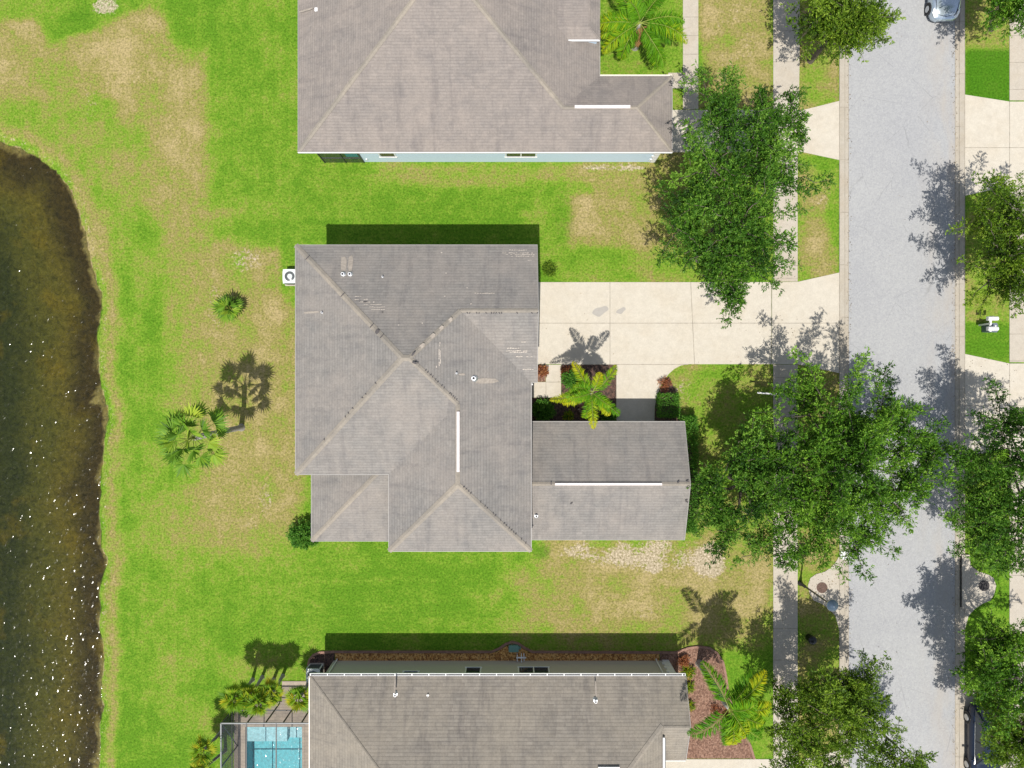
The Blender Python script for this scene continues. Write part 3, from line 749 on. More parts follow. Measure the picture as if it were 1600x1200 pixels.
for (c0, c1, ts) in ((AE, R0, (.25, .45, .62, .8)),):
    for t in ts: fleck(b, lerp(c0, c1, t), (0, 0, 1), .20, .34, math.pi/4, M['scuff'] if False else M['stain'], .055)
b.build('shingle_wear', roof)
b = MB(); vent_strip(b, (XB+hb+.03, g(712, 643, zr(hb)).y, zr(hb)+.05), (XB+hb+.03, g(712, 737, zr(hb)).y, zr(hb)+.05), .075, .06, M['ventw']); 
o = b.build('ridge_vent', roof)
b = MB(); loop = [(W_, N_, e), (XG, N_, e), R1, (XG, YG, e), (E_, YG, e), (E_, SB, e), (XB, SB, e), (XB, S_, e), (W_, S_, e)]
rim(b, loop, .17, M['fascia']); b.build('fascia', roof)
wl = walls('wall', [(W_+.45, N_-.45), (xg, N_-.45), (xg, YG+.35), (E_-.42, YG+.35), (E_-.42, SB+.45), (XB+.45, SB+.45), (XB+.45, S_+.45), (W_+.45, S_+.45)], 0, EZ-.05, M['wall_grey'], house)
gable.build('gable_wall', house)
# garage door of the two storey part
b = MB()
for k in range(4): b.box((xg+.03, 3.9, .32+k*.56), (.05, 4.9, .53), M['white'])
b.build('garage_door', house)
for (x, z) in ((-9.5, 4.2), (-6, 4.2), (-2.5, 4.2), (-7.5, 1.5), (-3.5, 1.5)): window(house, (x, N_-.45, z), 1.2, 1.0, (0, 1), 1)
for (y, z) in ((5.4, 4.1), (2.2, 4.1)): window(house, (xg, y, z), 1.1, 1.1, (1, 0), 1)
for px, py, hh in ((535, 428, 1), (546, 428, 1)): pipe_vent(house, px, py, on_roof_n(px, py).z, hood=False, r=.09, h=.22)
pipe_vent(house, 597, 432, on_roof_n(597, 432).z, .04, .2); pipe_vent(house, 502, 488, on_roof_w(502, 488).z, .045, .2)
pipe_vent(house, 740, 591, on_roof_e(740, 591).z, .10, .2); pipe_vent(house, 713, 583, on_roof_e(713, 583).z, .04, .2)
# lanai roof (low hip in the south-west corner)
EL = 2.92
lw, ls = -11.7, SB; ln = S_+.45; lx = XB+.45; dL = ln-ls
LH = (lw+dL, ln, EL+PT*dL)
b = MB(); roof_mesh(b, [[(lw, ls, EL), LH, (lx, ln, LH[2]), (lx, ls, EL)], [(lw, ls, EL), (lw, ln, EL), LH]], M['shingle'])
# flush side of the wall: small infill is not needed, the walls stand behind
lr = b.build('lanai_roof', house)
capo(lr, (lw, ls, EL), lerp((lw, ls, EL), LH, .985), hd, .18)
b = MB(); rim(b, [(lw, ls, EL), (lx-.47, ls, EL), (lx-.47, ln-.02, EL), (lw, ln-.02, EL)], .17, M['fascia']); b.build('fascia', lr)
for x, y in ((-11.3, ls+.4), (-9.0, ls+.4), (-6.75, ls+.4), (-11.3, -6.8)):
    b = MB(); b.box((x, y, EL/2-.1), (.2, .2, EL-.2), M['cream']); b.build('porch_post', house)
# garage wing C (one storey gable)
EC = 2.98; PC = .40
cn, cs_, cw, ce = -2.2, -9.07, .66, 10.05; cm = (cn+cs_)/2; hc = (cn-cs_)/2; zc = EC+PC*hc
b = MB(); roof_mesh(b, [[(cw, cn, EC), (ce, cn, EC), (ce, cm, zc), (cw, cm, zc)], [(cw, cs_, EC), (ce, cs_, EC), (ce, cm, zc), (cw, cm, zc)]], M['shingle'])
wr = b.build('wing_roof', house)
capo(wr, (cw+.02, cm, zc), (ce-.02, cm, zc), PC, .15, M['cap']); b = MB()
for (px, py, a_) in ((861, 755, 1.5), (1060, 753, .6), (1074, 752, .3), (1072, 781, .5), (1073, 784, -.5), (893, 786, .6)):
    zz = zc if py < 760 else zc-PC*(py-756)/27; fleck(b, g(px, py, zz), (0, 0, 1), .09, .26, a_, M['dark_tab'], .06)
b.build('shingle_wear', wr)
b = MB(); vent_strip(b, (g(867, 756, zc).x, cm, zc+.05), (g(1034, 756, zc).x, cm, zc+.05), .065, .06, M['ventw']); b.build('ridge_vent', wr)
b = MB(); rim(b, [(cw, cn, EC), (ce, cn, EC), (ce, cm, zc), (ce, cs_, EC), (cw, cs_, EC)], .17, M['fascia']); b.build('fascia', wr)
b = MB(); cx1 = ce-.35
wp = [(E_-.42, cn-.4), (cx1, cn-.4), (cx1, cs_+.4), (E_-.42, cs_+.4)]
b.face([(wp[1][0], wp[1][1], EC-.02), (cx1, cm, zc-.17), (cx1, wp[2][1], EC-.02)][::-1], M['wall_grey'])
for i in (0, 1, 2):
    a, c = wp[i], wp[i+1]; b.face([(a[0], a[1], 0), (a[0], a[1], EC-.02), (c[0], c[1], EC-.02), (c[0], c[1], 0)], M['wall_grey'])
b.build('wing_wall', house)
b = MB()
for k in range(4): b.box((7.7, cn-.37, .3+k*.53), (2.6, .05, .5), M['white'])
b.build('garage_door', house)
b = MB(); b.box((1.75, cn-.37, 1.1), (1.0, .06, 2.1), M['cream']); b.build('front_door', house)
window(house, (4.2, cn-.4, 1.6), 1.4, 1.1, (0, 1), 2)
p = g(838, 807, EC+.9)
pipe_vent(house, 838, 807, EC+PC*(p.y-cs_), .08, .25)
# gutter downpipe at the entry corner
b = MB(); b.tube((E_+.05, -.02, .1), (E_+.05, -.02, EZ-.15), .05, .05, M['white'], 8); b.build('downpipe', house)

# ---- north house
EN = 2.98
nh = thing('house', (-3, 20, 0), 'one storey house with pale blue wall and warm grey hip roof at the top edge', 'house', 'houses beside the street')
nW, nS, nE, nN = -12.46, 13.54, 5.11, 33.0
dE, dyN = 9.33, 17.95
zq = lambda d: EN+PT*d
hh = (nE-nW)/2
q0 = (nW+hh, nS+hh, zq(hh)); q1 = (nW+hh, nN-hh, zq(hh))
dw = (dyN-nS)/2
r_w = (nE-dw, nS+dw, zq(dw)); r_e = (dE-dw, nS+dw, zq(dw))
b = MB()
roof_mesh(b, [[(nW, nS, EN), (dE, nS, EN), r_e, r_w, q0], [(nW, nN, EN), (nW, nS, EN), q0, q1], [(nE, dyN, EN), r_w, q0, q1, (nE, nN, EN)], [(nW, nN, EN), q1, (nE, nN, EN)],
              [(nE, dyN, EN), (dE, dyN, EN), r_e, r_w], [(dE, nS, EN), (dE, dyN, EN), r_e]], M['shingle_n'])
for (px, py, l) in ((478, 16, 1.1),): fleck(b, g(px, py, EN+.35), NW, .12, l, 0, M['stain'], .012)
nr = b.build('roof', nh)
for q_ in (((nW, nS, EN), q0, hd, .17), (r_w, q0, hd, .17), (r_w, r_e, PT, .14), ((dE, nS, EN), r_e, hd, .12), ((dE, dyN, EN), r_e, hd, .12), (q0, q1, PT, .15)): capo(nr, *q_)
b = MB(); vent_strip(b, (g(898, 167, 4.1).x, nS+dw, zq(dw)+.05), (g(985, 167, 4.1).x, nS+dw, zq(dw)+.05), .085, .07, M['ventw']); b.build('ridge_vent', nr)
b = MB(); rim(b, [(nW, nS, EN), (dE, nS, EN), (dE, dyN, EN), (nE, dyN, EN), (nE, nN, EN), (nW, nN, EN)], .17, M['fascia'], .03, .012); b.build('fascia', nr); b = MB(); b.face([(nW-.03, nS-.07, EN+.02), (dE+.03, nS-.07, EN+.02), (dE+.03, nS-.031, EN+.02), (nW-.03, nS-.031, EN+.02)], M['white']); b.face([(nW-.03, nS-.07, EN-.10), (dE+.03, nS-.07, EN-.10), (dE+.03, nS-.07, EN+.02), (nW-.03, nS-.07, EN+.02)], M['white']); b.build('drip_edge', nr)
# raised entry bay roof: level south eave, hip at its corner, running back into the east slope
ez_ = 3.84; ey = g(0, 62, ez_).y; ex1 = g(937.5, 0, ez_).x; o_ = .62; rz_ = ez_+PT*o_
ex0 = g(888, 0, ez_).x; x_in = nE-(rz_-EN)/PT-.05; yb = ey+9
b = MB(); roof_mesh(b, [[(ex1, ey, ez_), (ex1, yb, ez_), (ex1-o_, yb, rz_), (ex1-o_, ey+o_, rz_)], [(ex0, ey, ez_), (ex1, ey, ez_), (ex1-o_, ey+o_, rz_), (x_in, ey+o_, rz_)],
    [(ex1-o_, ey+o_, rz_), (ex1-o_, yb, rz_), (x_in, yb, rz_), (x_in, ey+o_, rz_)]], M['shingle_n'], .10)
er = b.build('entry_roof', nh)
b = MB(); b.face([(ex0+.1, ey+.12, ez_-.9), (ex1-.12, ey+.12, ez_-.9), (ex1-.12, ey+.12, ez_-.1), (ex0+.1, ey+.12, ez_-.1)], M['wall_blue'])
b.face([(ex1-.12, ey+.12, ez_-.9), (ex1-.12, yb, ez_-.9), (ex1-.12, yb, ez_-.1), (ex1-.12, ey+.12, ez_-.1)], M['wall_blue']); b.build('entry_wall', nh)
b = MB(); A_, B_ = Vector((ex1, ey, ez_)), Vector((ex0, ey, ez_)); U = Vector((0, 0, .012)); L = Vector((0, 0, .13)); O = Vector((0, -.055, 0))
b.face([A_+U, B_+U, B_+U+O, A_+U+O], M['white']); b.face([A_+U+O, B_+U+O, B_-L+O, A_-L+O], M['white']); b.build('fascia', er)
capo(er, (ex1, ey, ez_), (ex1-o_, ey+o_, rz_), hd, .07, M['shingle_n']); capo(er, (ex1-o_, ey+o_, rz_), (ex1-o_, yb, rz_), .2, .07, M['shingle_n'])
nwx, nwy, nex, ney = -11.76, 13.88, 8.88, 17.6
walls('wall', [(nwx, nwy), (nex, nwy), (nex, ney), (nE-.4, ney), (nE-.4, nN-.4), (nwx, nN-.4)], 0, EN-.05, M['wall_blue'], nh)
# south wall openings
b = MB(); b.box(((g(508, 0).x+g(569, 0).x)/2, nwy-.02, 1.25), (g(569, 0).x-g(508, 0).x, .05, 2.5), M['screen' if False else 'glass']); 
sl = b.build('screened_opening', nh)
b = MB(); x0_, x1_ = g(508, 0).x, g(569, 0).x
for xx in (x0_, x1_, (x0_+x1_)/2+.1): b.box((xx, nwy-.05, 1.25), (.06, .06, 2.5), M['cage'])
b.box(((x0_+x1_)/2, nwy-.05, .9), (x1_-x0_-.1, .05, .05), M['cage']); b.build('frame', sl)
b = MB(); b.box((x1_-.45, nwy-.056, 1.75), (.75, .012, 1.1), plain('teal_reflection_glass', (.03, .16, .22), .1)); b.build('pane', sl)
for (pa, pc, n_) in ((594, 617, 1), (791, 837, 2)):
    zt = 1.3; xa = (pa-800)*(H-zt)/FPX; xc = (pc-800)*(H-zt)/FPX
    window(nh, ((xa+xc)/2, nwy, 1.66), xc-xa, 1.2, (0, -1), n_)
b = MB()
for k in range(9): 
    wq = .42 if k % 2 else .30
    b.box((nex-wq/2+.03, nwy-.02, .16+k*.31), (wq, .06, .285), M['white'])
b.build('quoin', nh)
b = MB(); b.box((5.7+1.5, dyN+.06, 2.86), (4.3, .11, .12), M['cream']); b.build('gutter', nh)
b = MB(); b.box((g(576, 0).x, nwy-.04, .6), (.1, .08, .14), M['acwhite']); b.build('outlet', nh)
b = MB(); p = g(493, 12, EN+.75); b.box((p.x, p.y, EN+.42), (.2, .2, .3), M['ventpipe']); b.build('roof_vent', nh)
b = MB(); p = g(1035, 236, .2)
# ---- south house
sh = thing('house', (-1, -22, 0), 'house with brown grey roof, white gutter and pool cage at the bottom edge', 'house', 'houses beside the street')
sW, sN, sE1, sE2 = -11.79, -17.02, 10.12, 8.5
ez = EN; sS = -36.0; half = (sN-sS)/2
b = MB()
ehN, ehS = sN, -21.95; ehm = (ehN+ehS)/2; ehd = (ehN-ehS)/2; zeh = ez+PT*ehd
zs = lambda d: ez+PT*d
mA = (sW+half, sN-half, zs(half))
# main body: west slope, north slope, raised east slope P
kd = 2.38          # where P starts below the north slope
pe = (8.55, sN-kd, zs(kd))
dd = half-kd; mB = (8.55-dd, sN-half, zs(half))
roof_mesh(b, [[(sW, sN, ez), (sW, sS, ez), mA], [(sW, sN, ez), mA, mB, pe, (8.55, sN-kd-.001, zs(kd)), (8.55, ehm, zeh), (sE1, ehm, zeh), (sE1, sN, ez)],
              [pe, mB, (8.55, sS, zs(kd))], [(sW, sS, ez), mA, mB, (8.55, sS, zs(kd))]], M['shingle_s'])
roof_mesh(b, [[(8.57, ehm, zeh), (sE1, ehm, zeh), (sE1, ehS, ez), (8.57, ehS, ez)]], M['shingle_s'])
for (px, py) in ((617, 1071), (931, 1075)): fleck(b, g(px, py, ez+.5), (0, PT, 1), .1, 1.0, math.pi/2, M['stain'], .012)
sr = b.build('roof', sh)
capo(sr, (sW, sN, ez), mA, hd, .10, M['shingle_s']); capo(sr, pe, mB, hd, .2); capo(sr, (8.6, ehm, zeh), (sE1-.02, ehm, zeh), PT, .13)
b = MB(); b.box((8.62, (g(0, 1153, zeh).y+sS)/2, zs(kd)-.02), (.11, g(0, 1153, zeh).y-sS, .12), M['white']); b.box((8.7, (g(0, 1153, zeh).y+sS)/2, zs(kd)-.03), (.05, g(0, 1153, zeh).y-sS-.1, .10), M['acdark']); b.build('gutter', sr)
b = MB(); b.face([(8.45, ehm-.1, ez), (8.45, sS, ez), (8.45, sS, zs(kd)-.1), (8.45, ehm-.1, zs(kd)-.1)], M['wall_s']); b.build('upper_wall', sh)
b = MB(); vv = 7.6; b.box((g(951, 0, 4.9).x, sN-4.33, zs(4.33)+.05), (1.2, .2, .10), M['white']); b.build('ridge_vent', sr)
b = MB()
def seg_fascia(A_, B_, nrm, mat, h=.17, t=.04):
    A_, B_ = Vector(A_), Vector(B_); O = Vector((*nrm, 0))*t; U = Vector((0, 0, .012)); L = Vector((0, 0, h))
    b.face([A_+U, A_+U+O, B_+U+O, B_+U], mat); b.face([A_+U+O, A_-L+O, B_-L+O, B_+U+O], mat)
seg_fascia((sW, sN, ez), (sW, sS, ez), (-1, 0), M['cream'], .17, .06); seg_fascia((sE1, sN, ez), (sE1, ehm, zeh), (1, 0), M['fascia']); seg_fascia((sE1, ehm, zeh), (sE1, ehS, ez), (1, 0), M['fascia'])
seg_fascia((8.6, ehS, ez), (sE1, ehS, ez), (0, -1), M['white']); b.build('fascia', sr)
# open gutter with hangers along the north eave
b = MB(); gy = sN
b.box(((sW+sE1)/2, gy+.14, ez-.02), (sE1-sW, .03, .12), M['white']); b.box(((sW+sE1)/2, gy+.075, ez-.10), (sE1-sW, .11, .012), M['acdark']); b.box(((sW+sE1)/2, gy+.013, ez-.04), (sE1-sW, .02, .10), M['white'])
x = sW+.05
while x < sE1: b.box((x, gy+.078, ez+.02), (.045, .11, .02), M['white']); x += .985
for x in (sW+.02, sE1-.02): b.box((x, gy+.09, ez-.03), (.03, .12, .12), M['white'])
b.build('gutter', sr)
swx, swy, sex = -11.15, -17.28, 9.75
walls('wall', [(swx, swy), (sex, swy), (sex, ehS+.35), (8.2, ehS+.35), (8.2, sS+.4), (swx, sS+.4)], 0, ez-.05, M['wall_s'], sh)
b = MB()
b.face([(sex-.01, swy, ez-.1), (sex-.01, ehm, zeh-.18), (sex-.01, ehS+.3, ez-.1)], M['wall_s']); b.build('gable_wall', sh)
for (pa, pc, n_, zt, wh_) in ((630, 652, 1, 2.1, .7), (728, 750, 1, 1.75, 1.15), (811, 857, 2, 1.7, 1.15)):
    xa = (pa-800)*(H-zt)/FPX; xc = (pc-800)*(H-zt)/FPX
    window(sh, ((xa+xc)/2, swy, zt), xc-xa, wh_, (0, 1), n_)
b = MB()
for k in range(9):
    wq = .5 if k % 2 else .40
    b.box((sex-wq/2+.03, swy+.02, .16+k*.31), (wq, .07, .285), M['white'])
b.build('quoin', sh)
for px in (527, 1029):
    b = MB(); xx = g(px, 0).x if px < 600 else 9.0
    b.path([(xx, swy+.10, 0.06), (xx, swy+.06, .3), (xx, swy+.06, 2.6), (xx, swy+.2, 2.85)], [.045]*4, M['white'], 8); b.build('downpipe', sh)
for px, py in ((617, 1087), (931, 1097)):
    p = g(px, py, ez+.8); pipe_vent(sh, px, py, ez+PT*(sN-p.y), .085, .24)
p = g(668, 1088, ez+.8); pipe_vent(sh, 668, 1088, ez+PT*(sN-p.y), .04, .2)
b = MB(); b.box((12.0-1.9, -22.5, .04), (.9, 1.4, .04), M['conc'])

# ------------------------------------------------------------------ leaves
def leaf_obj(name, P, D, L, Wd, tint, mat, parent, rng, up=1.0):
    n = len(P)
    Nn = rng.normal(size=(n, 3))*.75; Nn[:, 2] += up
    S = np.cross(D, Nn); S /= (np.linalg.norm(S, axis=1, keepdims=True)+1e-9)
    L = np.broadcast_to(L, (n,))[:, None]; Wd = np.broadcast_to(Wd, (n,))[:, None]
    V = np.stack([P, P+D*L*.45+S*Wd*.5, P+D*L, P+D*L*.45-S*Wd*.5], 1).reshape(-1, 3)
    wl = Vector((0, 0, 0)); q = parent
    while q is not None: wl += q.location; q = q.parent
    V = V-np.array(wl)
    me = bpy.data.meshes.new(name); np_mesh(me, V, np.arange(4*n).reshape(-1, 4))
    a = me.attributes.new('tint', 'FLOAT', 'POINT'); a.data.foreach_set('value', np.repeat(np.clip(tint, 0, 1), 4).astype(np.float32))
    me.materials.append(mat)
    o = bpy.data.objects.new(name, me); COL.objects.link(o)
    if parent is not None: o.parent = parent
    return o
def unit(a): return a/(np.linalg.norm(a, axis=-1, keepdims=True)+1e-9)

def sprays(rng, C, Rad, n_sprig, per=9, tlen=.5, leafL=.13):
    """leafy twigs growing out of a clump centre C"""
    d = rng.normal(size=(n_sprig, 3)); d[:, 2] = d[:, 2]*.8+.25; d = unit(d)
    r = Rad*rng.uniform(.15, 1, (n_sprig, 1))**.6
    P0 = C+d*r*np.array([1, 1, .75])
    T = unit(d*.9+rng.normal(size=(n_sprig, 3))*.45+np.array([0, 0, .1]))
    side = unit(np.cross(T, rng.normal(size=(n_sprig, 3))))
    P = []; D = []; tn = []
    base = rng.normal(.0, .13, n_sprig)
    for k in range(per):
        t = (k+.5)/per; sgn = 1 if k % 2 else -1
        P.append(P0+T*t*tlen); D.append(unit(T*.75+side*sgn*.8+rng.normal(size=(n_sprig, 3))*.3))
        tn.append(base+.5+rng.normal(0, .13, n_sprig)+(t-.5)*.18)
    return np.concatenate(P), np.concatenate(D), np.concatenate(tn)

def oak(base, blobs, label, mat, seed, dens=.86, leafL=.138, tr=.16, group='oak trees lining the street'):
    """base: trunk foot on the ground (photo px); blobs: (px, py, height, radius m, vertical radius)"""
    rng = np.random.default_rng(seed); rnd = random.Random(seed)
    bp = g(*base)
    t = thing('oak_tree', bp, label, 'tree', group)
    b = MB(); fork = bp+Vector((rnd.uniform(-.1, .1), rnd.uniform(-.1, .1), 1.9))
    b.path([bp-Vector((0, 0, .1)), bp+Vector((.02, 0, .25)), bp+Vector((0, .03, 1.1)), fork], [tr*1.5, tr*1.05, tr*.95, tr*.85], M['bark'], 10)
    tr_o = b.build('trunk', t, smooth=True)
    PP, DD, TT = [], [], []; bl = MB()
    for (px, py, z, r, rz) in blobs:
        c = g(px, py, z)
        mid = fork.lerp(c, .5)+Vector((rnd.uniform(-.4, .4), rnd.uniform(-.4, .4), rnd.uniform(0, .5)))
        bl.path([fork-Vector((0, 0, .15)), fork.lerp(mid, .5)+Vector((0, 0, .2)), mid, mid.lerp(c, .6), c], [tr*.6, tr*.5, tr*.4, tr*.28, tr*.14], M['bark'], 6)
        nb_ = int((5+5.2*r)*dens)
        for k in range(nb_):
            d = unit(rng.normal(size=3)); d[2] = abs(d[2])*.8-.15; d = unit(d)
            reach = rng.uniform(.62, 1.22) if rng.random() < .8 else rng.uniform(1.15, 1.45)
            Lb = np.array([r, r, rz])*reach
            bend = rng.normal(size=3)*.22; bend[2] *= .5
            tone = rng.normal(0, .13); last = np.array(c)
            ncb = max(2, int(r*reach*2.5)); pts_ = [Vector(c)]
            for q in range(ncb):
                f = .22+.78*(q+.5)/ncb
                C = np.array(c)+d*Lb*f+bend*f*f*r+rng.normal(size=3)*.10
                pts_.append(Vector(C))
                cr = rng.uniform(.30, .52)*(1.08-.42*f)
                p_, d_, t_ = sprays(rng, C, cr, int(rng.uniform(10, 19)), 7, rng.uniform(.24, .42), leafL)
                PP.append(p_); DD.append(unit(d_+d*.25)); TT.append(t_+tone+rng.normal(0, .06))
            o_ = unit(d*np.array([1, 1, .4])+rng.normal(size=3)*.25); n_ = 5; ln_ = rng.uniform(.35, .95)
            for q_ in range(n_):
                p2, d2, t2 = sprays(rng, C+o_*ln_*(q_+.5)/n_, .10, 3 if q_ < 3 else 2, 6, .24, leafL*.95)
                PP.append(p2); DD.append(unit(d2*.8+o_*.5)); TT.append(t2+tone+.05)
            pts_.append(Vector(C+o_*ln_))
            bl.path(pts_, [tr*.2*(1-.9*u_/(len(pts_)-1))+.004 for u_ in range(len(pts_))], M['bark'], 4)
    P, D, T = np.concatenate(PP), np.concatenate(DD), np.concatenate(TT)
    bl.build('branches', t)
    leaf_obj('crown', P, D, rng.uniform(.7, 1.25, len(P))*leafL, rng.uniform(.75, 1.2, len(P))*leafL*.5, T, mat, t, rng)
    return len(P)

cnt = 0
cnt += oak((1108, 338), [(1130, 190, 5.6, 2.2, 1.6), (1200, 205, 5.3, 2.3, 1.5), (1115, 265, 6.5, 2.6, 2.0), (1190, 280, 6.2, 2.3, 1.7), (1085, 320, 5.4, 2.2, 1.5), (1160, 345, 6.6, 2.3, 1.9), (1110, 390, 5.6, 2.1, 1.5), (1170, 415, 5.4, 2.0, 1.4), (1150, 460, 4.6, 1.1, .8), (1090, 410, 4.6, 1.2, .9), (1232, 190, 4.8, 1.3, .9)],
    'dark green oak between the north house and the sidewalk, leaning over the cream driveway', M['oak_d'], 11)
cnt += oak((1266, 95), [(1288, 18, 5.0, 1.5, 1.2), (1335, 25, 5.4, 1.6, 1.4), (1300, 52, 4.8, 1.4, 1.1), (1345, 55, 4.4, 1.2, .9), (1310, -25, 5.0, 1.8, 1.4), (1278, 48, 4.2, 1.1, .9), (1366, 32, 4.2, .7, .6)],
    'bushy yellow green oak hanging over the street at the top edge', M['oak_y'], 12, 1.15)
cnt += oak((1278, 712), [(1300, 650, 5.6, 2.4, 1.6), (1370, 660, 5.4, 2.1, 1.4), (1410, 710, 5.4, 2.0, 1.3), (1330, 710, 6.8, 2.6, 2.0), (1385, 765, 5.6, 2.2, 1.4), (1300, 775, 6.6, 2.5, 1.8), (1255, 715, 6.0, 2.1, 1.6), (1330, 835, 5.4, 1.7, 1.2), (1275, 838, 5.2, 1.8, 1.3), (1430, 750, 4.8, 1.2, .7), (1250, 615, 4.4, 1.3, .9), (1240, 800, 5.0, 1.7, 1.2), (1458, 700, 4.6, .9, .5), (1380, 800, 4.6, 1.0, .7)],
    'widest bright green oak, spreading from the verge over half the street', M['oak'], 13)
cnt += oak((1142, 745), [(1150, 715, 5.2, 1.6, 1.2), (1190, 690, 5.0, 1.3, .9), (1125, 790, 4.8, 1.5, 1.1), (1190, 790, 5.4, 1.9, 1.4), (1200, 735, 5.4, 1.6, 1.2), (1140, 835, 4.4, 1.0, .8), (1195, 850, 4.6, 1.2, .9), (1112, 760, 4.2, .9, .7)],
    'smaller dark oak on the lawn between the garage wing and the widest oak', M['oak_d'], 14)
cnt += oak((1268, 1066), [(1290, 1065, 4.8, 1.6, 1.2), (1340, 1085, 5.0, 1.7, 1.2), (1300, 1120, 6.0, 2.2, 1.7), (1360, 1105, 4.6, 1.3, .9), (1245, 1130, 5.0, 1.6, 1.2), (1330, 1165, 5.4, 1.9, 1.4), (1265, 1180, 5.4, 1.9, 1.3), (1395, 1185, 4.6, 1.3, .8), (1235, 1090, 4.4, 1.1, .8), (1430, 1192, 4.2, .8, .5)],
    'olive green oak over the sidewalk in the bottom part, right of the palm', M['oak_y'], 15)
EG = 'oak trees lining the street'
cnt += oak((1545, 395), [(1585, 340, 4.8, 1.9, 1.3), (1630, 360, 5.8, 2.6, 1.7), (1560, 400, 5.0, 2.0, 1.4), (1600, 430, 5.2, 2.2, 1.5), (1545, 440, 4.2, 1.4, .9), (1535, 350, 4.2, 1.2, .9)],
    'olive oak above the two white mailboxes on the right edge', M['oak_y'], 16, .8)
cnt += oak((1541, 728), [(1570, 660, 4.8, 1.8, 1.3), (1545, 720, 5.2, 1.9, 1.5), (1600, 730, 6.4, 2.6, 1.9), (1550, 790, 5.2, 2.1, 1.4), (1590, 830, 5.4, 2.2, 1.5), (1528, 830, 4.4, 1.3, .9), (1525, 765, 4.4, 1.2, .8), (1565, 860, 4.4, 1.3, .9)],
    'dense deep green oak halfway down the right edge, above the right manhole', M['oak_d'], 17)
cnt += oak((1545, 1000), [(1575, 1000, 4.8, 1.7, 1.2), (1545, 1050, 5.2, 1.8, 1.4), (1600, 1060, 6.0, 2.3, 1.7), (1538, 1010, 4.4, 1.2, .9)],
    'oak in the lower right corner just below the right manhole', M['oak'], 18)
cnt += oak((1572, 1085), [(1560, 1110, 4.6, 1.5, 1.1), (1600, 1130, 5.4, 2.0, 1.4), (1575, 1165, 4.8, 1.6, 1.1), (1610, 1190, 5.0, 1.8, 1.2)],
    'oak in the lower right corner standing over the dark blue car', M['oak_y'], 19)
cnt += oak((1548, 45), [(1560, 2, 4.8, 1.5, 1.1), (1590, 12, 4.8, 1.5, 1.0), (1600, -30, 5.6, 2.2, 1.5), (1540, -25, 4.8, 1.6, 1.2)],
    'oak at the top right corner beside the silver car', M['oak'], 20, .9)

# fallen leaves on the pavements and in the gutters
rng = np.random.default_rng(5)
lx_, ly_ = [], []
for (x0, x1, y0, y1, n_) in ((1486, 1494, -50, 1250, 420), (1323, 1330, -50, 1250, 330), (1208, 1246, 0, 1200, 110), (1150, 1320, 500, 580, 45), (1326, 1490, 0, 1200, 60), (1507, 1600, 560, 700, 120), (1262, 1311, 890, 960, 60), (1085, 1200, 560, 860, 220), (1246, 1310, 600, 1200, 260), (1000, 1200, 250, 440, 160), (840, 1000, 445, 600, 8)):
    lx_.append(rng.uniform(x0, x1, n_)); ly_.append(rng.uniform(y0, y1, n_))
lx_, ly_ = np.concatenate(lx_), np.concatenate(ly_); n_ = len(lx_)
P = np.stack([(lx_-800)/25, (600-ly_)/25, np.full(n_, .064)], 1); a_ = rng.uniform(0, 6.28, n_)
D = np.stack([np.cos(a_), np.sin(a_), rng.uniform(-.05, .2, n_)], 1)
lit = leaf_obj('leaf_litter', P, D, rng.uniform(.04, .09, n_), rng.uniform(.02, .045, n_), rng.uniform(0, 1, n_), mat_leaf('fallen_leaf', (.05, .03, .015), (.13, .08, .03), (.24, .17, .06), .05), None, rng, 3)
tag(lit, kind='stuff', label='scattered brown leaves on the pavements and gutters')

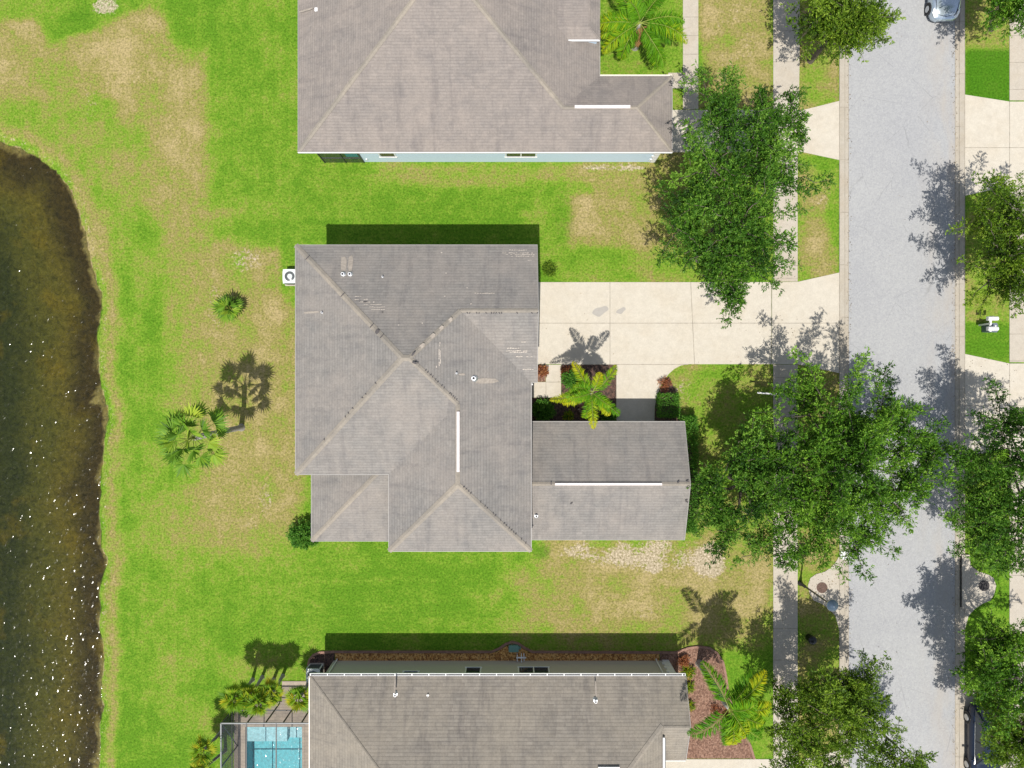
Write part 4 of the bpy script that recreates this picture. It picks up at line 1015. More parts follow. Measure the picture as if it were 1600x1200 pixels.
# ------------------------------------------------------------------ palms
def feather_palm(base, crown_px, hgt, label, seed, nf=15, flen=2.3, extra_az=None, group='feather palms', mat='palm', trunk_r=.16, yellow=.55, lf=.66):
    rng = np.random.default_rng(seed); rnd = random.Random(seed)
    bp = g(*base); cp = g(*crown_px, hgt)
    t = thing('feather_palm', bp, label, 'palm', group)
    b = MB(); m1 = bp.lerp(cp, .5)+Vector((.05, -.03, 0))
    b.path([bp-Vector((0, 0, .1)), bp+Vector((0, 0, .25)), m1, cp-Vector((0, 0, .35)), cp], [trunk_r*1.7, trunk_r*1.15, trunk_r, trunk_r*.95, trunk_r*.6], M['palmbark'], 12)
    b.build('trunk', t, smooth=True)
    for i in range(nf):
        if extra_az and i < len(extra_az): az, el, lf_ = R(extra_az[i][0]+rnd.uniform(-4, 4)), extra_az[i][1], extra_az[i][2]; L = flen*lf_
        else: az = i*2.39996+rnd.uniform(-.4, .4); el = R(82)-R(50)*rnd.random(); L = flen*rnd.uniform(.45, .8)
        if i == nf-1: az, el, L = R(292), -.55, flen*.5
        seg = 16; pts = [Vector(cp)]; a = el; h = Vector((math.cos(az), math.sin(az), 0))
        droop = rnd.uniform(1.25, 1.9)/seg
        curl = rnd.uniform(-.03, .03)
        for k in range(seg):
            azk = az+curl*k; h = Vector((math.cos(azk), math.sin(azk), 0))
            pts.append(pts[-1]+(h*math.cos(a)+Vector((0, 0, math.sin(a))))*L/seg); a -= droop*(.4+1.1*k/seg)
        fb = MB(); fb.path(pts, [.020*(1-.8*k/seg) for k in range(seg+1)], M['rachis'], 4)
        P, D, LL, T = [], [], [], []
        yl = rnd.random()**.9*yellow
        npair = 50
        for k in range(npair):
            u = .14+.85*k/npair; f = u*seg; j = min(int(f), seg-1); p = pts[j].lerp(pts[j+1], f-j); d = (pts[j+1]-pts[j]).normalized()
            sd = d.cross(Vector((0, 0, 1))); sd = sd.normalized() if sd.length > .1 else Vector((-math.sin(az), math.cos(az), 0))
            ln = lf*math.sin(math.pi*min(1, .16+u*.86))**.6
            for sg in (-1, 1):
                for rep in range(2):
                    dv = (sd*sg*.85+d*.55+Vector((0, 0, -.42+rnd.uniform(-.45, .55)))+Vector((rnd.uniform(-.28, .28), rnd.uniform(-.28, .28), 0))).normalized()
                    P.append(p); D.append(dv); LL.append(ln*rnd.uniform(.75, 1.1)); T.append(.26+yl*(.15+.75*u)+rnd.gauss(0, .11))
                    P.append(p+dv*ln*.42); D.append((dv+Vector((0, 0, -.75))).normalized()); LL.append(ln*.6); T.append(T[-1]+.04)
        fo = leaf_obj('frond' if i != nf-1 else 'dead_frond', np.array(P), np.array(D), np.array(LL), np.array(LL)*.058+.02, np.array(T), M[mat] if i != nf-1 else M['deadpalm'], t, rng, 1.2)
        fb.build('stem', fo)
    return t
FG = 'feather palms in the yards'
feather_palm((910, 613), (925, 613), 5.5, 'golden green feather palm in the mulch bed by the cream driveway', 31, 14, 2.45,
    [(197, .3, 1.05), (208, .1, .9), (268, .25, .95), (259, .0, .85), (322, .3, 1.0), (311, .1, .8), (33, .45, .95), (128, .4, .9), (180, .5, .7), (150, .8, .5)], FG, yellow=1.1, lf=.42)
feather_palm((992, 74), (1000, 36), 3.6, 'feather palm beside the entry walk of the north house', 32, 16, 3.1,
    [(187, .3, .95), (196, .1, .85), (214, .25, .95), (226, .0, .8), (298, .15, 1.05), (305, .0, .95), (352, .3, 1.1), (358, .1, 1.0), (8, .35, 1.0), (170, .3, .9), (345, .0, .9), (60, .4, .9), (100, .4, .9), (130, .4, .9)], FG, yellow=.7)
feather_palm((1092, 1036), (1139, 1107), 6.3, 'tall feather palm in the red mulch right of the south house', 33, 18, 3.0,
    [(112, .25, 1.0), (64, .35, .95), (44, .35, 1.05), (232, .2, 1.0), (4, .5, .9), (352, .3, .95), (340, .1, 1.0), (328, .35, .9), (318, .1, 1.05), (306, .3, .95), (296, .0, 1.0), (284, .3, .9), (272, .1, .9), (20, .2, .85), (335, .6, .7), (310, .7, .6)], FG, yellow=.8)

def fan_leaf_arrays(c, az, el, pet, rad, rnd, P, D, LL, T, yl):
    h = Vector((math.cos(az)*math.cos(el), math.sin(az)*math.cos(el), math.sin(el)))
    tip = c+h*pet
    side = Vector((-math.sin(az), math.cos(az), 0)); nrm = h.cross(side)
    ns = 15
    for k in range(ns):
        a = (k/(ns-1)-.5)*R(190)
        d = (h*math.cos(a)+side*math.sin(a)+Vector((0, 0, -.28-.15*abs(a)))).normalized()
        P.append(tip); D.append(d); LL.append(rad*rnd.uniform(.85, 1.05)*(1-.12*abs(a))); T.append(yl+rnd.gauss(0, .08))
    return tip
def fan_palm(base, crown_px, hgt, label, seed, nf=24, pet=.9, rad=.75, mat='fan', group=None, trunk=.15, yellow=.3, name='fan_palm', lo=-30):
    rng = np.random.default_rng(seed); rnd = random.Random(seed)
    bp = g(*base); cp = g(*crown_px, hgt)
    t = thing(name, bp, label, 'palm', group)
    if trunk:
        b = MB(); b.path([bp-Vector((0, 0, .1)), bp+Vector((0, 0, .2)), bp.lerp(cp, .5)+Vector((.06, .02, 0)), cp], [trunk*1.9, trunk*1.15, trunk, trunk*1.1], M['palmbark'], 12); b.build('trunk', t, smooth=True)
    for i in range(nf):
        az = i*2.39996+rnd.uniform(-.25, .25); el = R(82)-(R(82)-R(lo))*((i+.5)/nf)
        P, D, LL, T = [], [], [], []
        tip = fan_leaf_arrays(cp, az, el, pet*rnd.uniform(.8, 1.15), rad*rnd.uniform(.8, 1.15), rnd, P, D, LL, T, .18+rnd.random()*yellow+.15*(i/nf))
        fo = leaf_obj('fan_leaf', np.array(P), np.array(D), np.array(LL), np.array(LL)*.17, np.array(T), M[mat], t, rng, 2.5)
        b = MB(); b.path([cp, cp.lerp(tip, .5)+Vector((0, 0, .04)), tip], [.02, .016, .012], M['rachis'], 4); b.build('stem', fo)
    return t
fan_palm((377, 668), (303, 684), 6.3, 'tall fan palm on the back lawn leaning towards the pond', 41, 26, 1.4, .85, 'fan', None, .15, .62)
fan_palm((362, 486), (359, 482), .5, 'low palmetto clump on the dry lawn behind the middle house', 42, 10, .42, .78, 'fan', None, 0, .45, 'palmetto', 8)
PG = 'golden fan palms beside the pool cage'
for i, (bx, by, cx, cy, hh_, lb, rd) in enumerate([
    (395, 1062, 366, 1092, 3.2, 'leftmost golden fan palm above the pool cage', .62), (410, 1058, 388, 1088, 3.0, 'golden fan palm second from the left above the pool cage', .6),
    (428, 1062, 405, 1098, 3.2, 'green fan palm in the middle of the row above the pool cage', .62), (442, 1056, 424, 1083, 2.8, 'golden fan palm with dry leaves at the right end of the row', .55),
    (484, 1062, 468, 1090, 2.6, 'fan palm squeezed between the pool cage and the south house gutter', .6), (348, 1140, 318, 1172, 3.0, 'yellow green fan palm left of the pool cage at the bottom', .6), (352, 1172, 312, 1205, 3.0, 'lowest fan palm left of the pool cage cut by the bottom edge', .6)]):
    fan_palm((bx, by), (cx, cy), hh_, lb, 50+i, 16, .42, rd, 'fan_y', PG, .09, .55, lo=-20)

# ------------------------------------------------------------------ shrubs and hedges
def shrub(name, px, py, r, h, label, cat, mat, seed, n=60, leafL=.09, group=None, ry=None):
    rng = np.random.default_rng(seed); bp = g(px, py)
    t = thing(name, bp, label, cat, group)
    b = MB(); rnd = random.Random(seed)
    PP, DD, TT = [], [], []
    ry = ry or r
    for k in range(n):
        d = unit(rng.normal(size=3)); d[2] = abs(d[2]); rr = rng.uniform(.3, 1)**.5
        C = np.array(bp)+np.array([d[0]*r*.8*rr, d[1]*ry*.8*rr, h*.25+d[2]*h*.6*rr])
        p_, d_, t_ = sprays(rng, C, .16, 9, 6, .18, leafL); PP.append(p_); DD.append(d_); TT.append(t_+rng.normal(0, .1))
        if k % 5 == 0: b.path([bp, bp.lerp(Vector(C), .6), Vector(C)], [.02, .014, .006], M['bark'], 4)
    b.build('stems', t)
    P, D, T = np.concatenate(PP), np.concatenate(DD), np.concatenate(TT)
    leaf_obj('foliage', P, D, rng.uniform(.7, 1.2, len(P))*leafL, rng.uniform(.8, 1.2, len(P))*leafL*.55, T, M[mat], t, rng); return t
def box_hedge(x0, y0, x1, y1, h, label, mat, seed, dens=420, leafL=.07, rnd_=.12):
    rng = np.random.default_rng(seed); a, c = g(x0, y1), g(x1, y0)
    t = thing('hedge', ((a.x+c.x)/2, (a.y+c.y)/2, 0), label, 'hedge')
    lx_, ly_ = c.x-a.x, c.y-a.y
    b = MB()
    for k in range(int(lx_*ly_*5)+3):
        q = Vector((rng.uniform(a.x+.2, c.x-.2), rng.uniform(a.y+.2, c.y-.2), 0)); b.path([q, q+Vector((rng.uniform(-.1, .1), rng.uniform(-.1, .1), h*.8))], [.02, .008], M['bark'], 4)
    b.build('stems', t)
    n = int((lx_*ly_+2*(lx_+ly_)*h*.8)*dens)
    P = np.stack([rng.uniform(a.x, c.x, n), rng.uniform(a.y, c.y, n), rng.uniform(.1, h, n)], 1)
    ctr = np.array([(a.x+c.x)/2, (a.y+c.y)/2, 0]); hs = np.array([lx_/2, ly_/2, h])
    q = (P-ctr)/hs; m_ = np.max(np.abs(q), axis=1); P = ctr+q*(m_**-.75)[:, None]*hs*np.array([1, 1, 1]); P[:, 2] = np.clip(P[:, 2], .08, h)
    P += rng.normal(size=P.shape)*.045
    P[:, 2] += .08*np.sin(P[:, 0]*5+P[:, 1]*4)
    D = unit(q/np.maximum(m_, .01)[:, None]*.8+rng.normal(size=P.shape)*.6)
    leaf_obj('foliage', P, D, rng.uniform(.7, 1.3, n)*leafL*1.3, rng.uniform(.7, 1.2, n)*leafL*.8, .5+rng.normal(0, .2, n), M[mat], t, rng); return t
box_hedge(1026, 616, 1056, 650, 1.05, 'clipped square hedge beside the narrow driveway spur at the garage wing', 'hedge', 61)
box_hedge(1060, 650, 1082, 826, 1.3, 'long leafy hedge running down the east side of the garage wing', 'hedge', 62)
shrub('shrub', 848, 641, .75, .95, 'round green shrub half in shade beside the entry walk', 'shrub', 'hedge', 63, 90)
shrub('shrub', 891, 592, .45, .7, 'bright green shrub between the entry walk and the golden palm', 'shrub', 'hedge', 64, 45, .11, None, .6)
shrub('shrub', 905, 606, .4, .8, 'grassy yellow shrub under the golden palm', 'shrub', 'fan_y', 65, 30, .13)
shrub('shrub', 888, 649, .22, .3, 'small yellow green plant alone in the shaded mulch', 'shrub', 'fan_y', 66, 12, .10)
shrub('shrub', 914, 637, .25, .35, 'small pink spiky plant in the shaded mulch', 'shrub', 'pinkleaf', 67, 9, .16)
shrub('shrub', 848, 580, .24, .5, 'coppery shrub in the little bed between roof and entry walk', 'shrub', 'redleaf', 68, 16, .09)
shrub('shrub', 885, 582, .28, .4, 'purplish red low plant at the corner of the driveway', 'shrub', 'redleaf', 69, 16, .08)
shrub('shrub', 1037, 601, .42, .5, 'reddish weedy shrub in front of the square hedge', 'shrub', 'redleaf', 70, 22, .06)
shrub('shrub', 858, 421, .40, .35, 'small round bush on the lawn at the corner of the middle house', 'bush', 'oak_y', 71, 40, .07)
shrub('shrub', 479, 832, 1.1, 1.6, 'tall loose bush at the back corner of the low porch roof', 'bush', 'hedge', 72, 110, .11, None, 1.0)
shrub('shrub', 1074, 1046, .38, .6, 'lime green shrub in red mulch at the corner of the south house', 'shrub', 'fan_y', 73, 20, .08)
shrub('shrub', 1076, 1072, .25, .4, 'small lime plant in the red mulch beside the south house roof', 'shrub', 'fan_y', 74, 12, .08)
shrub('shrub', 1078, 1100, .22, .3, 'lowest small lime plant in the red mulch beside the south house', 'shrub', 'fan_y', 75, 10, .08)
shrub('shrub', 1118, 1112, .6, .5, 'dead brown twiggy plant at the foot of the tall feather palm crown', 'shrub', 'redleaf', 76, 14, .07)
shrub('shrub', 1066, 1030, .35, .5, 'copper leaved shrub in the red mulch near the white quoins', 'shrub', 'redleaf', 77, 20, .08)
shrub('shrub', 386, 1106, .38, .6, 'blue green shrub inside the top left corner of the pool cage', 'shrub', 'oak_d', 78, 16, .09)
shrub('shrub', 950, 650, .45, .6, 'dark shrub in the shade between the palm and the driveway spur', 'shrub', 'hedge', 79, 30, .1)

# ------------------------------------------------------------------ pool and cage
pool = thing('swimming_pool', g(429, 1170), 'bright turquoise swimming pool with a pale shallow shelf under a screen cage', 'pool')
b = MB()
pl, pr_, pt, pbm = 386, 470, 1161, 1400
def rbox(b, x0, y0, x1, y1, z0, z1, mat): b.prism([g2(x0, y0), g2(x1, y0), g2(x1, y1), g2(x0, y1)], z0, z1, mat)
# deck is built round the basin
dk = MB()
for r_ in ((366, 1096, 516, 1135), (366, 1135, 384, 1400), (472.5, 1135, 516, 1400), (441, 1064, 479, 1096)): rbox(dk, *r_, -.05, .05, M['paver'])
tag(dk.build('pool_deck'), kind='structure', label='brown paver deck round the pool')
b = MB()
A_ = [g2(384, 1135), g2(472.5, 1135), g2(472.5, 1400), g2(384, 1400)]
for i in range(4):
    p, q = A_[i], A_[(i+1) % 4]; b.face([(*p, .06), (*q, .06), (*q, -1.4), (*p, -1.4)], M['pool_tile'])
b.face([(*A_[0], -1.3), (*A_[1], -1.3), (*A_[2], -1.3), (*A_[3], -1.3)][::-1], M['pool_tile']); b.build('basin', pool)
b = MB(); rbox(b, 384.2, 1135.2, 447, 1161, -1.29, -.22, M['pool_shelf']); rbox(b, 447, 1135.2, 472.3, 1161, -1.29, -.7, M['pool_shelf']); b.build('shelf', pool)
b = MB()
for r_ in ((380, 1131, 476.5, 1135), (380, 1135, 384, 1400), (472.5, 1135, 476.5, 1400)): rbox(b, *r_, .051, .075, M['paver'])
b.build('coping', pool)
b = MB(); b.face([(*A_[0], -.05), (*A_[1], -.05), (*A_[2], -.05), (*A_[3], -.05)][::-1], M['pool_water']); b.build('water', pool)
cg = thing('pool_cage', g(372, 1100), 'dark framed screen enclosure over the turquoise pool', 'pool cage')
HZ = 2.6
xw, yn = g(372, 0).x, g(0, 1099).y; xe_ = sW+.45; ysb = -33
def beam(name, a, c, r, mat, parent=None):
    b = MB(); a, c = Vector(a), Vector(c); d = (c-a); 
    b.tube(a, c, r, r, mat, 4); return b.build(name, parent or cg)
posts = [xw, g(410, 0).x, g(437, 0).x, g(463, 0).x, -12.4]
for x in posts: beam('post', (x, yn, 0), (x, yn, HZ), .045, M['cage'])
for y in (yn-2.6, yn-5.2, yn-7.8, yn-10.4): beam('post', (xw, y, 0), (xw, y, HZ), .045, M['cage'])
beam('top_rail', (xw, yn, HZ), (-11.95, yn, HZ), .05, M['cage_top']); beam('top_rail', (xw, yn, HZ), (xw, ysb, HZ), .05, M['cage_top'])
beam('chair_rail', (xw, yn, .95), (-12.0, yn, .95), .035, M['cage']); beam('chair_rail', (xw, yn, .95), (xw, ysb, .95), .035, M['cage'])
beam('brace', (xw, yn-2.6, .1), (xw, yn-.1, 2.5), .03, M['cage'])
for x in (g(389, 0).x*.95, g(437, 0).x*.955): beam('roof_beam', (x, yn, HZ+.02), (x+.0, ysb, HZ+.02), .04, M['cage'])
beam('roof_beam', (xw, yn-5.2, HZ+.02), (-11.95, yn-5.2, HZ+.02), .04, M['cage'])
b = MB(); b.face([(xw, yn, .05), (xw, ysb, .05), (xw, ysb, HZ), (xw, yn, HZ)], M['screen']); b.build('screen_panel', cg)
b = MB(); b.face([(xw, yn, .05), (-12.0, yn, .05), (-12.0, yn, HZ), (xw, yn, HZ)], mat_screen('north_insect_screen', .22)); b.build('screen_panel', cg)
b = MB(); b.face([(xw, yn, HZ+.03), (-11.95, yn, HZ+.03), (-11.95, ysb, HZ+.03), (xw, ysb, HZ+.03)], M['screen_top']); b.build('roof_screen', cg)

# ------------------------------------------------------------------ air conditioners, meters
def ac(px, py, label, side=.86, hgt=.8, rz=0):
    c = g(px, py, hgt); t = thing('air_conditioner', (c.x, c.y, 0), label, 'air conditioner', 'outdoor air conditioners')
    b = MB(); b.box((c.x, c.y, .05), (side*1.15, side*1.15, .1), M['walk']); b.build('base_pad', t)
    b = MB(); s = side/2; ch = .1
    poly = [(-s+ch, -s), (s-ch, -s), (s, -s+ch), (s, s-ch), (s-ch, s), (-s+ch, s), (-s, s-ch), (-s, -s+ch)]
    b.prism([(c.x+x, c.y+y) for x, y in poly], .1, hgt-.06, M['acdark']); b.build('coil', t)
    b = MB(); n = 28; zt = hgt
    ring = [(c.x+.31*math.cos(2*math.pi*k/n), c.y+.31*math.sin(2*math.pi*k/n)) for k in range(n)]
    outer = []
    for k in range(n):
        a = 2*math.pi*k/n; m_ = max(abs(math.cos(a)), abs(math.sin(a))); rr = min(s/m_, s*1.25); outer.append((c.x+rr*math.cos(a), c.y+rr*math.sin(a)))
    for k in range(n):
        j = (k+1) % n
        b.face([(*ring[k], zt), (*outer[k], zt), (*outer[j], zt), (*ring[j], zt)], M['acwhite'])
        b.face([(*outer[k], zt), (*outer[k], zt-.07), (*outer[j], zt-.07), (*outer[j], zt)], M['acwhite'])
        b.face([(*ring[k], zt), (*ring[j], zt), (*ring[j], zt-.08), (*ring[k], zt-.08)], M['acwhite'])
    for k in range(8):
        a = k*math.pi/4+.4; q = [(c.x+(s-.03)*sx_, c.y+(s-.03)*sy_) for sx_, sy_ in ((1, 1), (1, -1), (-1, 1), (-1, -1))]
    for qx, qy in q: b.box((qx, qy, hgt/2), (.07, .07, hgt-.15), M['acwhite'])
    b.build('top_panel', t)
    b = MB()
    b.tube((c.x, c.y, zt-.10), (c.x, c.y, zt-.02), .17, .15, M['acwhite'], 16)
    for k in range(3):
        a = k*2.094; b.box((c.x+.17*math.cos(a), c.y+.17*math.sin(a), zt-.09), (.26, .13, .015), M['metal'], a)
    b.tube((c.x, c.y, zt-.13), (c.x, c.y, zt-.12), .305, .305, M['acdark'], 20); b.build('fan', t)
    b = MB()
    for rr in (.10, .16, .22, .28):
        for k in range(24):
            a0, a1 = 2*math.pi*k/24, 2*math.pi*(k+1)/24
            b.tube((c.x+rr*math.cos(a0), c.y+rr*math.sin(a0), zt+.005), (c.x+rr*math.cos(a1), c.y+rr*math.sin(a1), zt+.005), .004, .004, M['metal'], 3, False)
    b.build('grille', t)
ac(452.5, 431.5, 'pale grey air conditioner on the west wall of the middle house'); ac(489, 1056, 'pale air conditioner at the corner of the south house above the pool')
b = MB(); c = g(800, 1011); b.box((c.x+.1, c.y, .16), (.55, .34, .3), M['teal']); b.box((c.x+.1, c.y, .32), (.62, .40, .03), M['teal']); b.box((c.x+.48, c.y, .1), (.14, .16, .18), M['teal'])
tag(b.build('utility_box', origin=(c.x, c.y, 0)), 'green utility box in the wood chips north of the south house', 'utility box')
b = MB(); 
for dx_, hh_ in ((0, .35), (.26, .5), (.42, .3)): 
    x = g(808, 0).x+dx_; b.path([(x, swy+.45, 0), (x, swy+.45, hh_), (x+.01, swy+.08, hh_)], [.03, .03, .03], M['ventpipe'], 7)
b.tube((g(808, 0).x-.05, swy+.25, .2), (g(808, 0).x+.55, swy+.25, .2), .05, .05, M['ventpipe'], 8)
tag(b.build('water_pipes', origin=(g(812, 0).x, swy+.3, 0)), 'white elbow pipes rising from the wood chips below the double window', 'pipes')

# ------------------------------------------------------------------ street lamp, inlets, manholes, mailboxes
lp = g(1250, 911); t = thing('street_lamp', lp, 'black street lamp with round top on the west verge', 'street lamp')
b = MB(); b.lathe(lp, [(.17, 0), (.17, .08), (.11, .16), (.09, .8), (.055, .9), (.045, 4.05), (.08, 4.1)], M['black'], 14); b.build('pole', t, smooth=True)
b = MB(); b.lathe(lp+Vector((0, 0, 4.05)), [(.08, 0), (.16, .05), (.2, .3), (.12, .55), (0, .6)], plain('frosted_lamp_glass', (.35, .4, .45), .25), 18); b.build('globe', t, smooth=True)
b = MB(); b.lathe(lp+Vector((0, 0, 4.5)), [(.33, 0), (.32, .03), (.22, .1), (.20, .14), (.06, .2), (.0, .28)], plain('blue_grey_cap', (.06, .09, .13), .35), 22)
b.lathe(lp+Vector((0, 0, 4.5)), [(.27, .05), (.335, .01), (.335, -.02), (.27, -.03)], M['metal'], 22); b.build('lamp_cap', t, smooth=True)
c = g(1270, 1001, .6); t = thing('trash_bin', (c.x, c.y, 0), 'small black round bin on the verge below the street lamp', 'bin')
b = MB(); b.lathe((c.x, c.y, 0), [(.2, 0), (.22, .02), (.24, .55), (.26, .56)], M['black'], 20); b.build('body', t, smooth=True)
b = MB(); b.lathe((c.x, c.y, .56), [(.27, 0), (.27, .03), (.2, .12), (.08, .16), (0, .17)], M['black'], 20); b.build('lid', t, smooth=True)
def manhole(px, py, label, mat):
    c = g(px, py); t = thing('manhole_cover', (c.x, c.y, .034), label, 'manhole cover', 'iron manhole covers')
    b = MB(); b.lathe((c.x, c.y, .034), [(.34, 0), (.34, .012), (.30, .012)], mat, 26); b.build('rim', t)
    b = MB(); b.lathe((c.x, c.y, .036), [(.30, .006), (0, .006)], mat, 26)
    for k in range(-3, 4): b.box((c.x+k*.08, c.y, .047), (.025, .5-abs(k)*.07, .008), mat)
    b.build('cover', t)
manhole(1284, 918, 'rusty brown manhole cover beside the street lamp', M['rust']); manhole(1537, 915, 'dark manhole cover on the right side of the street', plain('dark_iron', (.035, .03, .03), .7))
def inlet(xr, y0, y1, label, side):
    a = g(xr, y0); c = g(xr, y1); t = thing('storm_inlet', ((a.x), (a.y+c.y)/2, 0), label, 'storm drain', 'storm drain inlets in the kerb')
    b = MB(); b.box((a.x, (a.y+c.y)/2, .12), (.5, a.y-c.y, .10), M['white'] if side < 0 else M['walk']); b.build('top_slab', t)
    b = MB(); b.box((a.x-side*.28, (a.y+c.y)/2, .085), (.06, (a.y-c.y)-.2, .06), M['hole_shade']); b.build('opening', t)
inlet(1318, 861, 873, 'short white storm inlet lid on the west kerb below the widest oak', -1)
inlet(1507, 866, 950, 'long storm inlet with dark slot in the east kerb beside the manhole', 1)
# mailboxes
c = g(1530, 508); t = thing('mailbox_stand', c, 'white post carrying two white mailboxes on the east verge', 'mailbox')
b = MB(); b.box((c.x, c.y, .55), (.10, .10, 1.1), M['white']); b.box((c.x+.02, c.y, 1.0), (.12, .95, .07), M['white']); b.build('post', t)
for dy_ in (-.31, .31):
    b = MB(); n = 8; L = .62; wq = .12
    pr = [(-wq, 0), (wq, 0), (wq, .14)]+[(wq*math.cos(math.pi*k/n), .14+wq*.9*math.sin(math.pi*k/n)) for k in range(1, n)]+[(-wq, .14)]
    for s in (-1, 1):
        f = [(c.x+.05+s*L/2, c.y+dy_+u, 1.04+v) for u, v in pr]; b.face(f if s > 0 else f[::-1], M['white'])
    for (u0, v0), (u1, v1) in zip(pr, pr[1:]+pr[:1]): b.face([(c.x+.05-L/2, c.y+dy_+u0, 1.04+v0), (c.x+.05-L/2, c.y+dy_+u1, 1.04+v1), (c.x+.05+L/2, c.y+dy_+u1, 1.04+v1), (c.x+.05+L/2, c.y+dy_+u0, 1.04+v0)][::-1], M['white'])
    bx_ = b.build('mailbox', t)
    b = MB(); b.box((c.x+.05, c.y+dy_+.14, 1.2), (.10, .015, .12), M['metal']); b.build('flag', bx_)
c2 = g(1551, 512, .7); t = thing('recycling_bin', (c2.x, c2.y, 0), 'dark grey blue bin standing right of the white mailboxes', 'bin')
b = MB(); b.prism([(c2.x+x, c2.y+y) for x, y in ((-.24, -.24), (.2, -.26), (.27, -.18), (.27, .18), (.2, .26), (-.24, .24))], .04, .7, plain('slate_plastic', (.09, .11, .15), .45)); b.build('body', t)
b = MB(); b.prism([(c2.x+x, c2.y+y) for x, y in ((-.27, -.27), (.22, -.29), (.30, -.2), (.30, .2), (.22, .29), (-.27, .27))], .7, .75, plain('slate_lid', (.13, .15, .19), .4)); b.build('lid', t)
for s in (-.1, .1):
    b = MB(); b.lathe((c2.x+.14, c2.y+s, .75), [(.05, 0), (.05, .03), (0, .04)], M['white'], 10); b.build('knob', t)
# yard sign post by the sidewalk
p0 = g(1206, 614); p1 = g(1168, 611); t = thing('sign_post', (p0.x-.05, p0.y, 0), 'thin white post with horizontal arm beside the sidewalk under the oak shade', 'sign post')
b = MB(); b.box((p0.x-.05, p0.y-.1, .9), (.09, .09, 1.8), M['white']); b.build('post', t)
b = MB(); b.box((p0.x-.72, p0.y-.02, 1.62), (1.5, .08, .09), M['white'], R(-4)); b.build('arm', t)
b = MB(); b.box((p0.x-.78, p0.y-.02, 1.15), (.75, .03, .6), plain('sign_panel', (.35, .42, .46), .5), R(-4)); b.build('panel', t)

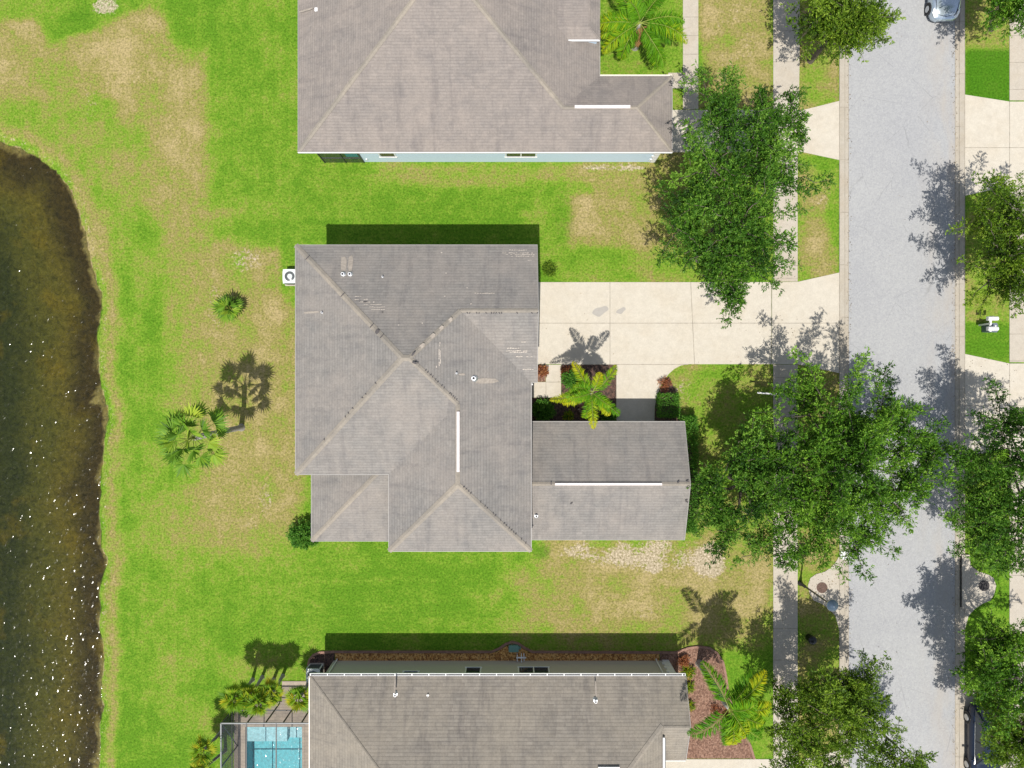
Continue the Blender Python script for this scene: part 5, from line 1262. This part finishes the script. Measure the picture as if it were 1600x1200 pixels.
# ------------------------------------------------------------------ cars
def car(cx, cy, paint, label, seed=1, L=4.6, Wd=1.84, Ht=1.55, suv=False):
    """nose towards -y"""
    t = thing('parked_car', (cx, cy, 0), label, 'car', 'cars parked beside the street')
    # stations from nose (s=0) to tail (s=1): half width, lower z, shoulder z, deck z
    st = [(0.0, .55, .34, .52, .56), (.03, .74, .24, .62, .68), (.08, .84, .20, .70, .80), (.16, .90, .20, .78, .90), (.27, .92, .20, .84, .97), (.36, .92, .20, .88, 1.0), (.5, .92, .20, .90, 1.0),
          (.65, .92, .20, .92, 1.02), (.78, .915, .20, .94, 1.04), (.88, .89, .22, .95, 1.05), (.96, .82, .28, .92, 1.0), (1.0, .66, .40, .80, .88)]
    b = MB(); rings = []
    for s, hw, zl, zs_, zd in st:
        y = cy-L/2+s*L
        half = [(0, zl), (hw*.8, zl), (hw*.97, zl+.08), (hw, (zl+zs_)/2), (hw*.985, zs_-.05), (hw*.93, zs_+.02), (hw*.75, zd-.01), (hw*.4, zd+.025), (0, zd+.035)]
        rings.append([(cx+x, y, z) for x, z in half]+[(cx-x, y, z) for x, z in half[-2:0:-1]])
    for A, B in zip(rings, rings[1:]):
        n = len(A)
        for k in range(n): b.face([A[k], A[(k+1) % n], B[(k+1) % n], B[k]][::-1], paint)
    b.face(rings[0], paint); b.face(rings[-1][::-1], paint)
    body = b.build('body', t, smooth=True)
    # cabin
    ts = .97 if suv else .86
    cab = [(.25, .80, .80, .99), (.37, .76, .66, Ht-.10), (.44, .76, .64, Ht-.01), (.6, .76, .64, Ht), (ts-.12, .75, .62, Ht-.04), (ts, .74, .66, 1.05)]
    b = MB(); G = M['glass']
    def pt(s, x, z): return (cx+x, cy-L/2+s*L, z)
    for (s0, a0, r0, z0), (s1, a1, r1, z1) in zip(cab, cab[1:]):
        zb = 1.0
        for sg in (-1, 1):
            f = [pt(s0, sg*a0*1.08, zb-.03), pt(s1, sg*a1*1.08, zb-.03), pt(s1, sg*r1, z1), pt(s0, sg*r0, z0)]
            b.face(f if sg > 0 else f[::-1], G)
    b.face([pt(.25, -.80, .99), pt(.25, .80, .99), pt(.37, .66, Ht-.10), pt(.37, -.66, Ht-.10)], G)
    b.face([pt(ts-.12, -.62, Ht-.04), pt(ts-.12, .62, Ht-.04), pt(ts, .66, 1.05), pt(ts, -.66, 1.05)], G)
    b.build('windows', t)
    b = MB()
    rr = cab[1:5]
    for (s0, a0, r0, z0), (s1, a1, r1, z1) in zip(rr, rr[1:]):
        xs_ = [-1.04, -.5, 0, .5, 1.04]; zo = [.0, .035, .045, .035, .0]
        for (u0, h0), (u1, h1) in zip(zip(xs_, zo), zip(xs_[1:], zo[1:])):
            b.face([pt(s0, u0*r0, z0+h0+.01), pt(s0, u1*r0, z0+h1+.01), pt(s1, u1*r1, z1+h1+.01), pt(s1, u0*r1, z1+h0+.01)], paint)
    for sg in (-1, 1):   # pillars
        for (sa, sb_) in ((.25, .37), (ts, ts-.12)):
            z0, z1 = (1.0, Ht-.09); b.tube(pt(sa, sg*.80, z0), pt(sb_, sg*.655, z1), .035, .035, paint, 5)
        b.tube(pt(.56, sg*.80, 1.0), pt(.56, sg*.655, Ht), .03, .03, M['black'], 5)
    b.build('roof', t, smooth=True)
    for sg in (-1, 1):
        b = MB(); b.tube(pt(.30, sg*.86, 1.0), pt(.80, sg*.84, 1.02), .014, .014, M['metal'], 5); b.build('window_trim', t)
        b = MB(); b.box((cx+sg*.99, cy-L/2+.31*L, 1.02), (.2, .10, .12), paint); b.build('mirror', t)
        b = MB(); b.face([pt(.035, sg*.48, .70), pt(.03, sg*.70, .67), pt(.09, sg*.84, .73), pt(.14, sg*.80, .86), pt(.08, sg*.62, .82)][::sg], M['ventpipe']); b.build('headlight', t)
        for s in (.18, .80):
            yy = cy-L/2+s*L
            b = MB(); b.tube((cx+sg*.72, yy, .33), (cx+sg*.935, yy, .33), .33, .33, M['tyre'], 22); wh = b.build('wheel', t)
            b = MB(); b.tube((cx+sg*.93, yy, .33), (cx+sg*.948, yy, .33), .2, .19, M['metal'], 16); b.build('rim', wh)
            b = MB(); b.tube((cx+sg*.70, yy, .35), (cx+sg*.928, yy, .35), .375, .375, M['black'], 22); b.build('wheel_arch', body)
    b = MB(); b.face([pt(-.002, -.42, .40), pt(-.002, .42, .40), pt(.004, .45, .58), pt(.004, -.45, .58)], M['black']); b.build('grille', t)
    b = MB(); a_ = .775  # hood shut line
    for (p, q) in ((pt(.06, -.60, .80), pt(.035, 0, .745)), (pt(.035, 0, .745), pt(.06, .60, .80)), (pt(.06, -.60, .80), pt(.24, -.74, .965)), (pt(.06, .60, .80), pt(.24, .74, .965))):
        b.tube(Vector(p)+Vector((0, 0, .0)), Vector(q), .014, .014, M['black'], 4)
    b.build('bonnet_seam', body)
    return t
car((1467-800)/25, (600+18)/25, M['silver'], 'silver car parked at the east kerb, cut by the top edge')
car((1528-800)/25, (600-1152)/25, M['navy'], 'dark navy car under the oaks in the bottom right corner', 2, 4.7, 1.86, 1.6, True)
print('leaves', cnt)
